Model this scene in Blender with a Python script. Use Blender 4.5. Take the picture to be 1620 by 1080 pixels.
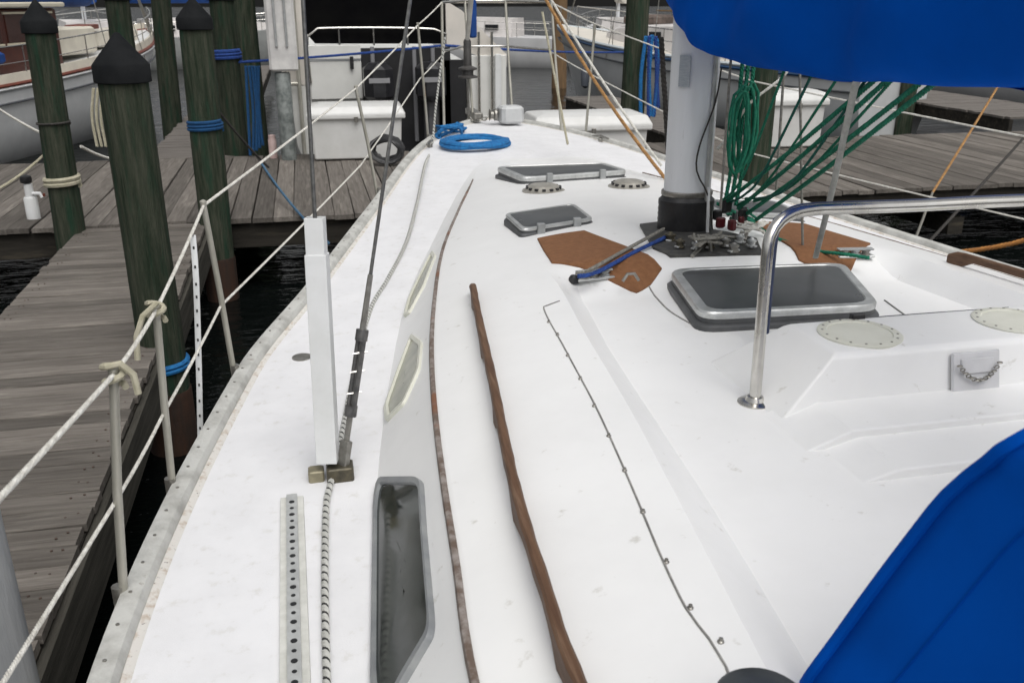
import bpy, math, random
from mathutils import Vector, Matrix
random.seed(7)
R = math.radians
for o in list(bpy.data.objects): bpy.data.objects.remove(o)
SC = bpy.context.scene
COL = SC.collection

# ------------------------------------------------------------------ camera
EYE = Vector((0.0, 0.0, 2.75)); YAW = R(12.4); PITCH = math.atan(540/1450.0)
cd = bpy.data.cameras.new('camera'); cam = bpy.data.objects.new('camera', cd); COL.objects.link(cam)
cam.location = EYE; cam.rotation_euler = (math.pi/2-PITCH, 0, -YAW)
cd.sensor_width = 36; cd.lens = 36*1450/1620.0; cd.clip_start = .05; cd.clip_end = 2000
cd.dof.use_dof = True; cd.dof.focus_distance = 3.6; cd.dof.aperture_fstop = 7.0
SC.camera = cam
# ------------------------------------------------------------------ sky, sun, exposure
W = bpy.data.worlds.new('World'); SC.world = W; W.use_nodes = True
nt = W.node_tree; nt.nodes.clear()
sky = nt.nodes.new('ShaderNodeTexSky'); sky.sky_type = 'NISHITA'; sky.sun_disc = False
SUN_EL, SUN_AZ = 60, 168           # azimuth from +Y (bow), positive to starboard
sky.sun_elevation = R(SUN_EL); sky.sun_rotation = R(SUN_AZ); sky.air_density = 1.0; sky.dust_density = 6.0; sky.ozone_density = 1.0
hsv = nt.nodes.new('ShaderNodeHueSaturation'); hsv.inputs['Saturation'].default_value = .13
bg = nt.nodes.new('ShaderNodeBackground'); bg.inputs['Strength'].default_value = .15
wo = nt.nodes.new('ShaderNodeOutputWorld')
nt.links.new(sky.outputs[0], hsv.inputs['Color']); nt.links.new(hsv.outputs[0], bg.inputs[0]); nt.links.new(bg.outputs[0], wo.inputs[0])
sl = bpy.data.lights.new('sun', 'SUN'); sl.energy = 1.0; sl.angle = R(60); sl.color = (1, .97, .93)
so = bpy.data.objects.new('sun', sl); COL.objects.link(so); so.location = (0, 0, 40)
sd = Vector((math.sin(R(SUN_AZ))*math.cos(R(SUN_EL)), math.cos(R(SUN_AZ))*math.cos(R(SUN_EL)), math.sin(R(SUN_EL))))
so.rotation_euler = (-sd).to_track_quat('-Z', 'Y').to_euler()
SC.view_settings.view_transform = 'Standard'; SC.view_settings.look = 'None'
SC.view_settings.exposure = -.12; SC.view_settings.gamma = 1.0; SC.view_settings.use_curve_mapping = False

# ------------------------------------------------------------------ measuring helper (photo point on a known plane -> metres)
_cp, _sp, _cy, _sy = math.cos(PITCH), math.sin(PITCH), math.cos(YAW), math.sin(YAW)
_fw = Vector((_sy*_cp, _cy*_cp, -_sp)); _rt = Vector((_cy, -_sy, 0)); _up = _rt.cross(_fw)
def at(px, py, x=None, y=None, z=None):
    r = _fw+_rt*((px-810)/1450.0)+_up*((540-py)/1450.0)
    k = (x-EYE.x)/r.x if x is not None else (y-EYE.y)/r.y if y is not None else (z-EYE.z)/r.z
    return EYE+r*k

# ------------------------------------------------------------------ materials
MATS = {}
def M(name, c1, c2=None, rough=.5, metal=0., scale=4., stretch=(1, 1, 1), lo=.35, hi=.65, bump=0., bscale=60., bstretch=(1, 1, 1),
      rand=0., spec=.5, detail=6., c3=None, scale3=1.5, lo3=.55, hi3=.7, trans=0., rough2=None, coat=0., bdist=.01, stretch3=None):
    if name in MATS: return MATS[name]
    m = bpy.data.materials.new(name); m.use_nodes = True; MATS[name] = m
    t = m.node_tree; N = t.nodes; Lk = t.links; p = N['Principled BSDF']
    p.inputs['Roughness'].default_value = rough; p.inputs['Metallic'].default_value = metal
    p.inputs['Specular IOR Level'].default_value = spec; p.inputs['Transmission Weight'].default_value = trans
    p.inputs['Coat Weight'].default_value = coat
    p.inputs['Base Color'].default_value = (*c1, 1)
    tc = N.new('ShaderNodeTexCoord'); oi = N.new('ShaderNodeObjectInfo')
    off = N.new('ShaderNodeVectorMath'); off.operation = 'ADD'
    mr = N.new('ShaderNodeMath'); mr.operation = 'MULTIPLY'; mr.inputs[1].default_value = 37.0
    Lk.new(oi.outputs['Random'], mr.inputs[0]); Lk.new(tc.outputs['Object'], off.inputs[0]); Lk.new(mr.outputs[0], off.inputs[1])
    def noise(sc, st, det):
        mp = N.new('ShaderNodeMapping'); mp.inputs['Scale'].default_value = st
        n = N.new('ShaderNodeTexNoise'); n.inputs['Scale'].default_value = sc; n.inputs['Detail'].default_value = det; n.inputs['Roughness'].default_value = .62
        Lk.new(off.outputs[0], mp.inputs['Vector']); Lk.new(mp.outputs[0], n.inputs['Vector']); return n
    col = None
    def mixin(prev, cc, sc, st, a, b):
        n = noise(sc, st, detail); rp = N.new('ShaderNodeMapRange'); rp.inputs['From Min'].default_value = a; rp.inputs['From Max'].default_value = b
        Lk.new(n.outputs['Fac'], rp.inputs['Value'])
        mx = N.new('ShaderNodeMix'); mx.data_type = 'RGBA'; Lk.new(rp.outputs[0], mx.inputs['Factor'])
        if prev is None: mx.inputs[6].default_value = (*c1, 1)
        else: Lk.new(prev, mx.inputs[6])
        mx.inputs[7].default_value = (*cc, 1)
        if rough2 is not None and prev is None:
            rr = N.new('ShaderNodeMapRange'); rr.inputs['To Min'].default_value = rough; rr.inputs['To Max'].default_value = rough2
            Lk.new(rp.outputs[0], rr.inputs['Value']); Lk.new(rr.outputs[0], p.inputs['Roughness'])
        return mx.outputs[2]
    if c2: col = mixin(None, c2, scale, stretch, lo, hi)
    if c3: col = mixin(col, c3, scale3, stretch3 or stretch, lo3, hi3)
    if rand:
        mv = N.new('ShaderNodeMapRange'); mv.inputs['To Min'].default_value = 1-rand; mv.inputs['To Max'].default_value = 1+rand
        Lk.new(oi.outputs['Random'], mv.inputs['Value'])
        vm = N.new('ShaderNodeVectorMath'); vm.operation = 'SCALE'
        if col is None: vm.inputs[0].default_value = c1
        else: Lk.new(col, vm.inputs[0])
        Lk.new(mv.outputs[0], vm.inputs['Scale']); col = vm.outputs[0]
    if col is not None: Lk.new(col, p.inputs['Base Color'])
    if bump:
        n = noise(bscale, bstretch, 4.); b = N.new('ShaderNodeBump'); b.inputs['Strength'].default_value = bump; b.inputs['Distance'].default_value = bdist
        Lk.new(n.outputs['Fac'], b.inputs['Height']); Lk.new(b.outputs[0], p.inputs['Normal'])
    return m

gel = M('gelcoat_white', (.80, .80, .79), (.74, .74, .73), rough=.34, scale=2.2, lo=.4, hi=.75, c3=(.50, .485, .44), scale3=17, lo3=.645, hi3=.78, bump=.06, bscale=5, rough2=.5)
nonskid = M('nonskid_deck', (.72, .72, .73), (.65, .65, .66), rough=.75, scale=5.5, lo=.36, hi=.74, c3=(.58, .57, .54), scale3=22, lo3=.58, hi3=.8, bump=.35, bscale=260, bdist=.002)
hullw = M('hull_paint', (.78, .78, .77), (.66, .67, .66), rough=.3, scale=1.2)
railw = M('toe_rail_paint', (.52, .52, .49), (.34, .335, .31), rough=.6, scale=9, lo=.42, hi=.66, c3=(.20, .16, .12), scale3=22, lo3=.66, hi3=.76, bump=.3, bscale=60)
caulk = M('stained_caulk', (.62, .60, .56), (.46, .39, .32), rough=.8, scale=30, lo=.5, hi=.66, c3=(.08, .06, .05), scale3=80, lo3=.63, hi3=.7)
teak = M('weathered_teak', (.070, .032, .015), (.15, .080, .042), rough=.6, scale=14, stretch=(6, .35, 6), lo=.3, hi=.7, c3=(.22, .145, .095), scale3=7, lo3=.56, hi3=.8, bump=.35, bscale=60, bstretch=(6, .4, 6))
striptex = M('worn_trim', (.27, .24, .22), (.12, .085, .065), rough=.7, scale=26, lo=.4, hi=.6, c3=(.17, .075, .04), scale3=2.2, lo3=.58, hi3=.64)
cork = M('tan_pad', (.165, .068, .024), (.225, .10, .040), rough=.85, scale=40, lo=.35, hi=.7, bump=.3, bscale=200)
alum = M('aluminium', (.62, .63, .62), (.45, .46, .45), rough=.42, metal=.75, scale=16, bump=.05)
steel = M('stainless_steel', (.66, .65, .62), (.52, .50, .46), rough=.16, metal=1., scale=9, rough2=.3)
steeldull = M('dull_steel', (.36, .35, .32), (.22, .21, .19), rough=.42, metal=.85, scale=30)
bronze = M('tarnished_bronze', (.12, .105, .07), (.055, .05, .038), rough=.5, metal=.5, scale=40, c3=(.30, .28, .22), scale3=25, lo3=.6, hi3=.7)
blackm = M('black_rubber', (.009, .009, .010), (.016, .016, .017), rough=.42, scale=20, bump=.2, bscale=40)
greypl = M('grey_plastic', (.33, .34, .34), (.24, .25, .25), rough=.5, scale=12)
darkgrey = M('dark_grey_gasket', (.055, .058, .06), (.09, .092, .095), rough=.5, scale=10)
smoke = M('smoked_acrylic', (.036, .040, .042), (.060, .064, .066), rough=.26, scale=1.6, lo=.35, hi=.7, spec=.5, rough2=.42)
glassd = M('dark_window_glass', (.014, .019, .017), (.04, .048, .043), rough=.07, scale=3, lo=.45, hi=.75, rough2=.25)
creamgl = M('cream_port_pane', (.36, .36, .28), (.20, .21, .16), rough=.2, scale=5)
creamp = M('cream_plastic', (.66, .66, .58), (.58, .58, .50), rough=.45, scale=8)
blue = M('blue_canvas', (.0003, .082, .46), (.0003, .066, .385), rough=.9, scale=2.2, lo=.35, hi=.7, bump=.25, bscale=420, spec=.03, bdist=.002)
canvas2 = M('blue_canvas_far', (.004, .055, .25), (.003, .04, .18), rough=.85, scale=4)
blackcv = M('black_canvas', (.003, .003, .0035), (.005, .005, .005), rough=.9, scale=3, spec=.03)
mastm = M('mast_paint', (.78, .80, .82), (.71, .73, .75), rough=.35, scale=3, stretch=(5, 5, .5), bump=.05, c3=(.36, .36, .35), scale3=18, lo3=.66, hi3=.8)
pvc = M('white_pvc', (.70, .71, .71), (.62, .63, .62), rough=.4, scale=6, c3=(.45, .45, .42), scale3=20, lo3=.68, hi3=.8)
plank = M('weathered_plank', (.166, .150, .133), (.098, .087, .076), rough=.88, scale=5, stretch=(.5, 9, 9), lo=.34, hi=.68, c3=(.225, .205, .18), scale3=3, stretch3=(.6, 5, 5), lo3=.54, hi3=.74, rand=.30, bump=.6, bscale=14, bstretch=(.7, 12, 12), spec=.2)
beam = M('dock_timber', (.040, .036, .030), (.022, .020, .017), rough=.9, scale=4, stretch=(.5, 4, 4), bump=.5, bscale=12, bstretch=(.6, 8, 8), spec=.15, c3=(.07, .06, .045), scale3=3, lo3=.55, hi3=.7)
pilew = M('piling_wood', (.020, .031, .019), (.070, .074, .054), rough=.9, scale=6, stretch=(4, 4, .35), lo=.36, hi=.68, c3=(.022, .048, .030), scale3=5, stretch3=(3, 3, .4), lo3=.5, hi3=.66, bump=.9, bscale=16, bstretch=(4, 4, .3), spec=.15, rand=.2, bdist=.03)
pilewet = M('piling_rust_base', (.045, .018, .008), (.02, .012, .008), rough=.8, scale=5, stretch=(3, 3, .6), bump=.6, bscale=16)
pilegrey = M('grey_piling', (.27, .275, .275), (.20, .21, .22), rough=.75, scale=4, stretch=(3, 3, .4), bump=.4, bscale=18, bstretch=(3, 3, .4))
capm = M('piling_cap', (.007, .008, .009), (.014, .015, .016), rough=.85, scale=5, spec=.12)
boxw = M('dock_box_fibreglass', (.64, .64, .625), (.56, .56, .54), rough=.4, scale=3, c3=(.40, .40, .37), scale3=8, lo3=.66, hi3=.85)
ropew = M('white_rope', (.70, .69, .64), (.48, .46, .41), rough=.9, scale=40)
ropec = M('cream_rope', (.46, .43, .33), (.33, .31, .22), rough=.95, scale=30)
ropet = M('tan_rope', (.46, .26, .10), (.28, .15, .06), rough=.95, scale=30)
ropeo = M('orange_rope', (.45, .20, .05), (.30, .13, .04), rough=.95, scale=30)
ropek = M('black_fleck', (.03, .03, .03), rough=.9)
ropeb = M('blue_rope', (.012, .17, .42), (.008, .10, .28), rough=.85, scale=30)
ropedb = M('dark_blue_rope', (.01, .035, .16), (.015, .06, .26), rough=.85, scale=30)
ropeg = M('green_rope', (.010, .20, .115), (.006, .12, .07), rough=.85, scale=60)
ropegr = M('grey_rope', (.25, .24, .21), (.14, .135, .12), rough=.9, scale=60)
ropedk = M('dark_rope', (.055, .05, .045), (.03, .028, .026), rough=.9, scale=60)
stanm = M('oxidised_stanchion', (.47, .455, .40), (.33, .32, .27), rough=.45, metal=.45, scale=14, stretch=(1, 1, .3), c3=(.30, .17, .09), scale3=14, lo3=.66, hi3=.75)
varnish = M('varnished_wood', (.075, .016, .009), (.05, .011, .007), rough=.35, scale=6)
redtrim = M('red_brown_trim', (.19, .045, .025), (.12, .03, .018), rough=.5, scale=10)
tanpost = M('tan_wood_post', (.20, .12, .055), (.13, .08, .04), rough=.8, scale=5, stretch=(3, 3, .4))
redpl = M('dark_red_block', (.10, .008, .012), (.05, .006, .008), rough=.4, scale=20)
fgrey = M('grey_fibreglass', (.34, .35, .34), (.27, .28, .27), rough=.45, scale=2)

def water_mat():
    m = bpy.data.materials.new('harbour_water'); m.use_nodes = True
    t = m.node_tree; N = t.nodes; p = N['Principled BSDF']
    p.inputs['Base Color'].default_value = (.0035, .0048, .0045, 1); p.inputs['Roughness'].default_value = .06; p.inputs['IOR'].default_value = 1.33
    tc = N.new('ShaderNodeTexCoord'); h = None
    for sc, amp in ((1.1, 1.), (4.5, .35), (13, .10)):
        n = N.new('ShaderNodeTexNoise'); n.inputs['Scale'].default_value = sc; n.inputs['Detail'].default_value = 3
        mp = N.new('ShaderNodeMapping'); mp.inputs['Scale'].default_value = (.7, 1.5, 1)
        t.links.new(tc.outputs['Object'], mp.inputs[0]); t.links.new(mp.outputs[0], n.inputs['Vector'])
        k = N.new('ShaderNodeMath'); k.operation = 'MULTIPLY'; k.inputs[1].default_value = amp; t.links.new(n.outputs['Fac'], k.inputs[0])
        if h is None: h = k.outputs[0]
        else:
            a = N.new('ShaderNodeMath'); a.operation = 'ADD'; t.links.new(h, a.inputs[0]); t.links.new(k.outputs[0], a.inputs[1]); h = a.outputs[0]
    b = N.new('ShaderNodeBump'); b.inputs['Strength'].default_value = .55; b.inputs['Distance'].default_value = .12
    t.links.new(h, b.inputs['Height']); t.links.new(b.outputs[0], p.inputs['Normal']); return m
waterm = water_mat()

# ------------------------------------------------------------------ mesh helpers
class MB:
    def __init__(s): s.v = []; s.f = []
    def add(s, vs, fs):
        n = len(s.v); s.v += [tuple(v) for v in vs]; s.f += [tuple(i+n for i in f) for f in fs]; return s
    def box(s, c, d, rz=0., bev=0., rot=None):
        hx, hy, hz = d[0]/2, d[1]/2, d[2]/2; b = min(bev, hx*.9, hy*.9, hz*.9)
        m = rot if rot is not None else Matrix.Rotation(rz, 3, 'Z'); c = Vector(c)
        if b <= 0:
            vs = [c+m@Vector((x*hx, y*hy, z*hz)) for z in (-1, 1) for y in (-1, 1) for x in (-1, 1)]
            return s.add(vs, [(0, 2, 3, 1), (4, 5, 7, 6), (0, 1, 5, 4), (2, 6, 7, 3), (0, 4, 6, 2), (1, 3, 7, 5)])
        ring = lambda ax, ay: [(-ax+b, -ay), (ax-b, -ay), (ax, -ay+b), (ax, ay-b), (ax-b, ay), (-ax+b, ay), (-ax, ay-b), (-ax, -ay+b)]
        rs = []
        for z, k in ((-hz, b*.7), (-hz+b*.7, 0), (hz-b*.7, 0), (hz, b*.7)):
            rs.append([c+m@Vector((x, y, z)) for x, y in ring(hx-k, hy-k)])
        return s.loft(rs, closed=True, caps=True)
    def loft(s, rings, closed=True, caps=False):
        n = len(rings[0]); vs = [p for r in rings for p in r]; fs = []
        for i in range(len(rings)-1):
            for j in range(n if closed else n-1):
                a = i*n+j; b = i*n+(j+1) % n; fs.append((a, b, b+n, a+n))
        if caps: fs.append(tuple(range(n-1, -1, -1))); fs.append(tuple(range((len(rings)-1)*n, len(rings)*n)))
        return s.add(vs, fs)
    def tube(s, pts, r, n=8, caps=True, sq=None):
        pts = [Vector(p) for p in pts]; rs = r if isinstance(r, (list, tuple)) else [r]*len(pts)
        rings = []; u = None
        for i, p in enumerate(pts):
            d = (pts[min(i+1, len(pts)-1)]-pts[max(i-1, 0)]).normalized()
            if u is None:
                u = d.cross(Vector((0, 0, 1)))
                if u.length < .05: u = d.cross(Vector((0, 1, 0)))
            else: u = u-d*u.dot(d)
            u.normalize(); w = u.cross(d)
            rings.append([p+(u*math.cos(2*math.pi*k/n)*rs[i]+w*math.sin(2*math.pi*k/n)*rs[i]*(sq or 1)) for k in range(n)])
        return s.loft(rings, True, caps)
    def lathe(s, c, prof, n=20, axis=None, sx=1., sy=1.):
        c = Vector(c); m = Matrix.Identity(3) if axis is None else Vector(axis).to_track_quat('Z', 'Y').to_matrix()
        return s.loft([[c+m@Vector((r*sx*math.cos(2*math.pi*k/n), r*sy*math.sin(2*math.pi*k/n), z)) for k in range(n)] for r, z in prof], True, True)
    def prism(s, poly, off):
        a = [Vector(p) for p in poly]; off = Vector(off); return s.loft([a, [p+off for p in a]], True, True)
    def build(s, name, mat, parent=None, smooth=False, loc=None):
        me = bpy.data.meshes.new(name); me.from_pydata(s.v, [], s.f); me.update(); me.materials.append(mat)
        import bmesh
        bm = bmesh.new(); bm.from_mesh(me); bmesh.ops.recalc_face_normals(bm, faces=bm.faces); bm.to_mesh(me); bm.free()
        if smooth:
            for p in me.polygons: p.use_smooth = True
            try: me.set_sharp_from_angle(angle=R(40))
            except Exception: pass
        o = bpy.data.objects.new(name, me); COL.objects.link(o)
        if parent is not None:
            o.parent = parent
            if loc is None and parent.type == 'EMPTY': o.location = -Vector(parent['base'])
        if loc is not None: o.location = loc
        return o
def tag(o, label=None, cat=None, group=None, kind=None):
    if label: o['label'] = label
    if cat: o['category'] = cat
    if group: o['group'] = group
    if kind: o['kind'] = kind
    return o
def thing(name, base, label, cat, group=None, rz=0.):
    o = bpy.data.objects.new(name, None); COL.objects.link(o); o.location = base; o.rotation_euler[2] = rz
    o['base'] = tuple(base); o.empty_display_size = .1; return tag(o, label, cat, group)
def smoothpath(pts, step):
    P = [Vector(p) for p in pts]; out = []
    for i in range(len(P)-1):
        a, b, c, d = P[max(i-1, 0)], P[i], P[i+1], P[min(i+2, len(P)-1)]
        n = max(1, int((c-b).length/step))
        for k in range(n):
            t = k/n
            out.append(.5*((2*b)+(c-a)*t+(2*a-5*b+4*c-d)*t*t+(3*b-a-3*c+d)*t**3))
    out.append(P[-1]); return out
def sag(a, b, s, n=12):
    a, b = Vector(a), Vector(b); return [a.lerp(b, i/n)-Vector((0, 0, 4*s*(i/n)*(1-i/n))) for i in range(n+1)]
def frames(P):
    u = None
    for i, p in enumerate(P):
        d = (P[min(i+1, len(P)-1)]-P[max(i-1, 0)]).normalized()
        if u is None:
            u = d.cross(Vector((0, 0, 1)))
            if u.length < .05: u = d.cross(Vector((0, 1, 0)))
        else: u = u-d*u.dot(d)
        u.normalize(); yield p, u.copy(), u.cross(d)
def twist(pts, r, pitch, strands=3, seg=7, sides=5):
    P = smoothpath(pts, pitch/seg); MBs = []
    fr = list(frames(P)); L = 0.; ang = []
    for i, p in enumerate(P):
        if i: L += (p-P[i-1]).length
        ang.append(2*math.pi*L/pitch)
    for s in range(strands):
        MBs.append([p+(u*math.cos(a+2*math.pi*s/strands)+w*math.sin(a+2*math.pi*s/strands))*r*.52 for (p, u, w), a in zip(fr, ang)])
    return MBs
def rope(name, pts, r, mat, parent=None, pitch=None, sides=5, smooth=True):
    """laid rope: three strands wound round each other"""
    b = MB()
    if pitch is None: b.tube(smoothpath(pts, max(.04, r*5)), r, 7)
    else:
        for st in twist(pts, r, pitch): b.tube(st, r*.56, sides)
    return b.build(name, mat, parent, smooth)
def pchip(knots):
    xs=[k[0] for k in knots];ys=[k[1] for k in knots];n=len(xs)
    d=[(ys[i+1]-ys[i])/(xs[i+1]-xs[i]) for i in range(n-1)]
    m=[d[0]]+[0 if d[i-1]*d[i]<=0 else 2*d[i-1]*d[i]/(d[i-1]+d[i]) for i in range(1,n-1)]+[d[-1]]
    def f(x):
        if x<=xs[0]: return ys[0]
        if x>=xs[-1]: return ys[-1]
        i=0
        while x>xs[i+1]: i+=1
        h=xs[i+1]-xs[i];t=(x-xs[i])/h
        return ((2*t**3-3*t*t+1)*ys[i]+(t**3-2*t*t+t)*h*m[i]+(-2*t**3+3*t*t)*ys[i+1]+(t**3-t*t)*h*m[i+1])
    return f
CL=1.78
hb=pchip([(-2.5,2.2),(-1,2.36),(0,2.39),(1.86,2.35),(3.56,2.13),(4.53,1.85),(6,1.43),(7.8,.90),(8.6,.52),(9.0,.20),(9.15,.02)])
zd=pchip([(-2.5,1.27),(0,1.26),(2,1.28),(3.5,1.315),(4.5,1.36),(6,1.44),(7.8,1.55),(9.15,1.64)])
hc=pchip([(-2.5,1.62),(-1,1.72),(0,1.76),(1.67,1.73),(2.6,1.65),(3.05,1.59),(4.2,1.39),(5.4,1.06),(6.4,.76),(7.2,.50),(7.5,.42)])
hs=pchip([(-2.5,1.42),(-1,1.52),(0,1.56),(1.37,1.55),(1.79,1.52),(2.08,1.5),(2.55,1.46),(3.08,1.40),(3.67,1.31),(4.48,1.16),(5.4,.93),(6.3,.69),(7.2,.46),(7.5,.39)])
zs0=pchip([(-2.5,1.55),(3,1.55),(4.5,1.545),(5.4,1.545),(6.2,1.54),(6.6,1.537),(6.9,1.54),(7.2,1.548),(7.5,1.56)])
cr=pchip([(-2.5,.155),(2,.155),(3.3,.15),(4.2,.122),(4.7,.11),(6,.065),(7.2,.012),(7.5,.0)])
ht=pchip([(-2.5,1.2),(0,1.16),(1.0,1.09),(1.72,1.01),(2.22,.955),(2.83,.90),(3.4,.84),(7.5,.6)])
hf=pchip([(-2.5,1.07),(0,1.03),(1.0,.965),(1.73,.89),(2.14,.855),(2.9,.79),(3.5,.72),(7.5,.5)])
def dz(h,y):                       # deck height at half-breadth h
    return zd(y)+.05*max(0.,1-(h/max(hb(y),.05))**2)*min(1,max(0,(9.15-y)/1.))
def zs(y): return max(zs0(y), dz(hc(y),y)-.003)
def side(y,s):                     # point of port cabin side, s 0 crease .. 1 strip
    h=hc(y)+(hs(y)-hc(y))*s; z0=dz(hc(y),y)-.006
    z=z0+(zs(y)-z0)*s
    return (CL-h,y,z)
def tz(h,y):                       # cabin top height without trough
    t=1-h/hs(y);return zs(y)+cr(y)*(1-(1-max(t,0))**4)
def trough(y):
    a=min(1,max(0,(3.72-y)/.3));return .098*a*a*(3-2*a)
def top(h,y):
    a=(ht(y)-h)/(ht(y)-hf(y)); a=min(1,max(0,a)); a=a*a*(3-2*a)*.2+a*.8
    return tz(h,y)-trough(y)*a

# ================================================================== THE SETTING
wb = MB(); wb.add([(-250, -60, 0), (250, -60, 0), (250, 400, 0), (-250, 400, 0)], [(0, 1, 2, 3)])
tag(wb.build('water', waterm), kind='structure')
DZ = .75
def plank_mesh(L, w, th, seed):
    rnd = random.Random(seed); b = MB(); n = 5; rings = []
    for i in range(n):
        x = -L/2+L*i/(n-1); j = rnd.uniform(-.003, .003); k = rnd.uniform(-.003, .003); c = .006
        rings.append([(x, -w/2+j, -th), (x, -w/2+j, -c), (x, -w/2+c+j, 0+k), (x, w/2-c+j, k), (x, w/2+j, -c), (x, w/2+j, -th)])
    b.loft(rings, True, True); o = b.build('plank', plank); me = o.data; bpy.data.objects.remove(o); return me
def lay(parent, meshes, spots, rz):
    for i, (x, y) in enumerate(spots):
        o = bpy.data.objects.new('plank', random.choice(meshes)); COL.objects.link(o); o.parent = parent
        o.location = (x+random.uniform(-.01, .01), y, DZ+random.uniform(-.004, .004)); o.rotation_euler = (random.uniform(-.006, .006), random.uniform(-.002, .002), rz+random.uniform(-.003, .003))
# the wide dock across the bows
b = MB()
for y in (9.25, 10.5, 11.8, 13.0): b.box((4, y, DZ-.045-.13), (26, .09, .25), 0)
for x in range(-8, 17, 3): b.box((x+.4, 11.1, DZ-.5), (.2, 3.7, .2))
md = tag(b.build('dock', beam), kind='structure'); md['label'] = 'wide weathered plank dock lying across the bows'
ms = [plank_mesh(3.95, .192, .045, i) for i in range(5)]
lay(md, ms, [(-8.9+.2*i, 11.12) for i in range(128)], R(90))
# finger dock along our port side
b = MB()
for x in (-2.08, -1.04): b.box((x, 3.8, DZ-.045-.12), (.06, 10.4, .23))
b.box((-1.56, 3.8, DZ-.3), (.14, 10.4, .14))
for y in (-.5, 2.2, 4.6, 7.2): b.box((-1.56, y, DZ-.42), (1.0, .15, .15))
fd = tag(b.build('finger_dock', beam), kind='structure'); fd['label'] = 'narrow finger dock of grey cross planks beside the sailboat'
b = MB(); b.box((-.99, 3.8, DZ-.19), (.035, 10.5, .26)); b.box((-2.135, 3.8, DZ-.17), (.035, 10.5, .2))
b.build('edge_board', M('edge_board', (.085, .08, .068), (.045, .043, .036), rough=.9, scale=4, stretch=(6, .4, 6), bump=.5, bscale=14, bstretch=(8, .5, 8), spec=.15), fd)
ms = [plank_mesh(1.13, .1345, .04, 20+i) for i in range(6)]
lay(fd, ms, [(-1.57, -1.3+.1445*i) for i in range(72)], 0)
b = MB()
for i in range(72):
    for x in (-2.06, -2.02, -1.1, -1.06): b.lathe((x+random.uniform(-.012, .012), -1.3+.1445*i+random.uniform(-.035, .035), DZ-.001), [(.0055, 0), (.0055, .0045), (.001, .005)], 6)
tag(b.build('nail_heads', M('rusty_nail', (.05, .035, .028), (.09, .06, .045), rough=.8, scale=40), fd), kind='stuff')
# finger docks beyond the wide dock
def farfinger(x0, x1, y0, y1, label):
    b = MB()
    for x in (x0+.05, x1-.05): b.box((x, (y0+y1)/2, DZ-.17), (.08, y1-y0, .24))
    o = tag(b.build('finger_dock', beam), kind='structure'); o['label'] = label
    b = MB(); y = y0
    while y < y1:
        b.box(((x0+x1)/2+random.uniform(-.02, .02), y+.07, DZ-.02+random.uniform(-.004, .004)), (x1-x0, .136, .04)); y += .145
    tag(b.build('planks', M('far_plank', (.17, .152, .135), (.10, .09, .08), rough=.9, scale=7, stretch=(.4, 6, 4), lo=.35, hi=.65), o), kind='stuff')
farfinger(-2.15, -1.0, 13.12, 32, 'finger dock running away between the green pilings')
farfinger(12.5, 14.5, 14.7, 34, 'finger dock running away beyond the white dock box')
farfinger(5.6, 6.7, 13.12, 20, 'short finger dock behind the mast')

# pilings ---------------------------------------------------------------
def piling(x, y, r, top, label, lean=(0, 0), cap=True, mat=pilew, seed=0, band=None, rust=False):
    rnd = random.Random(seed); t = thing('piling', (x, y, 0), label, 'piling', 'dock pilings')
    n = 22; rings = []; zz = -1.5; ph = [rnd.uniform(0, 6.28) for _ in range(6)]
    while True:
        z = min(zz, top); k = 1.04-.08*(z/max(top, 1)); ring = []
        for i in range(n):
            a = 2*math.pi*i/n
            rr = r*k*(1+.03*math.sin(3*a+ph[0]+z*.5)+.024*math.sin(5*a+ph[1]-z*.8)+.02*math.sin(2*a+ph[4]+z*1.7)+.012*math.sin(9*a+ph[2])+.012*math.sin(z*2.3+ph[3]))
            ring.append((x+lean[0]*z+rr*math.cos(a), y+lean[1]*z+rr*math.sin(a), z))
        rings.append(ring)
        if z >= top: break
        zz += .16
    MB().loft(rings, True, True).build('post', mat, t, True)
    tx, ty = x+lean[0]*top, y+lean[1]*top
    if cap:
        MB().lathe((tx, ty, top), [(r*1.06, -.10), (r*1.13, -.095), (r*1.13, -.005), (r*1.05, .01), (r*.5, .10), (r*.12, .165), (r*.02, .17)], 22).build('cap', capm, t, True)
    if rust:
        MB().lathe((x+lean[0]*.35, y+lean[1]*.35, .0), [(r*1.1, -.5), (r*1.1, .4), (r*1.075, .42)], 20).build('stained_base', pilewet, t, True)
    if band:
        for z, m, turns, rr in band:
            P = [(x+lean[0]*z+(r*1.0+rr*.6)*math.cos(a), y+lean[1]*z+(r*1.0+rr*.6)*math.sin(a), z+rr*1.9*a/6.283) for a in [k*.35 for k in range(int(turns*18))]]
            MB().tube(P, rr, 6).build('rope_turns', m, t, True)
    return t
piling(-1.0, 5.75, .138, 2.41, 'thick mossy green piling on the finger dock edge beside the lifelines', (.0, 0), seed=1, band=[(.55, ropeb, 2.5, .016)], rust=True)
piling(-2.22, 8.95, .128, 2.58, 'capped dark piling at the inner corner of finger dock, cream rope round it', (.02, 0), seed=2, band=[(1.17, ropec, 2.2, .022), (1.72, ropedk, 1.2, .01)])
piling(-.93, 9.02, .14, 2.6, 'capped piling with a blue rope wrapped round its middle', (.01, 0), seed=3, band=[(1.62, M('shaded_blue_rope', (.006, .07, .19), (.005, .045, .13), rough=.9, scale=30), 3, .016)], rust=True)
piling(-2.28, 13.35, .155, 2.84, 'plain piling behind the thick green one, at the far dock edge', (.01, 0), seed=4)
piling(-2.3, 17.2, .165, 3.1, 'leaning dark piling beside the far finger dock', (.03, 0), seed=5, cap=False)
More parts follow.
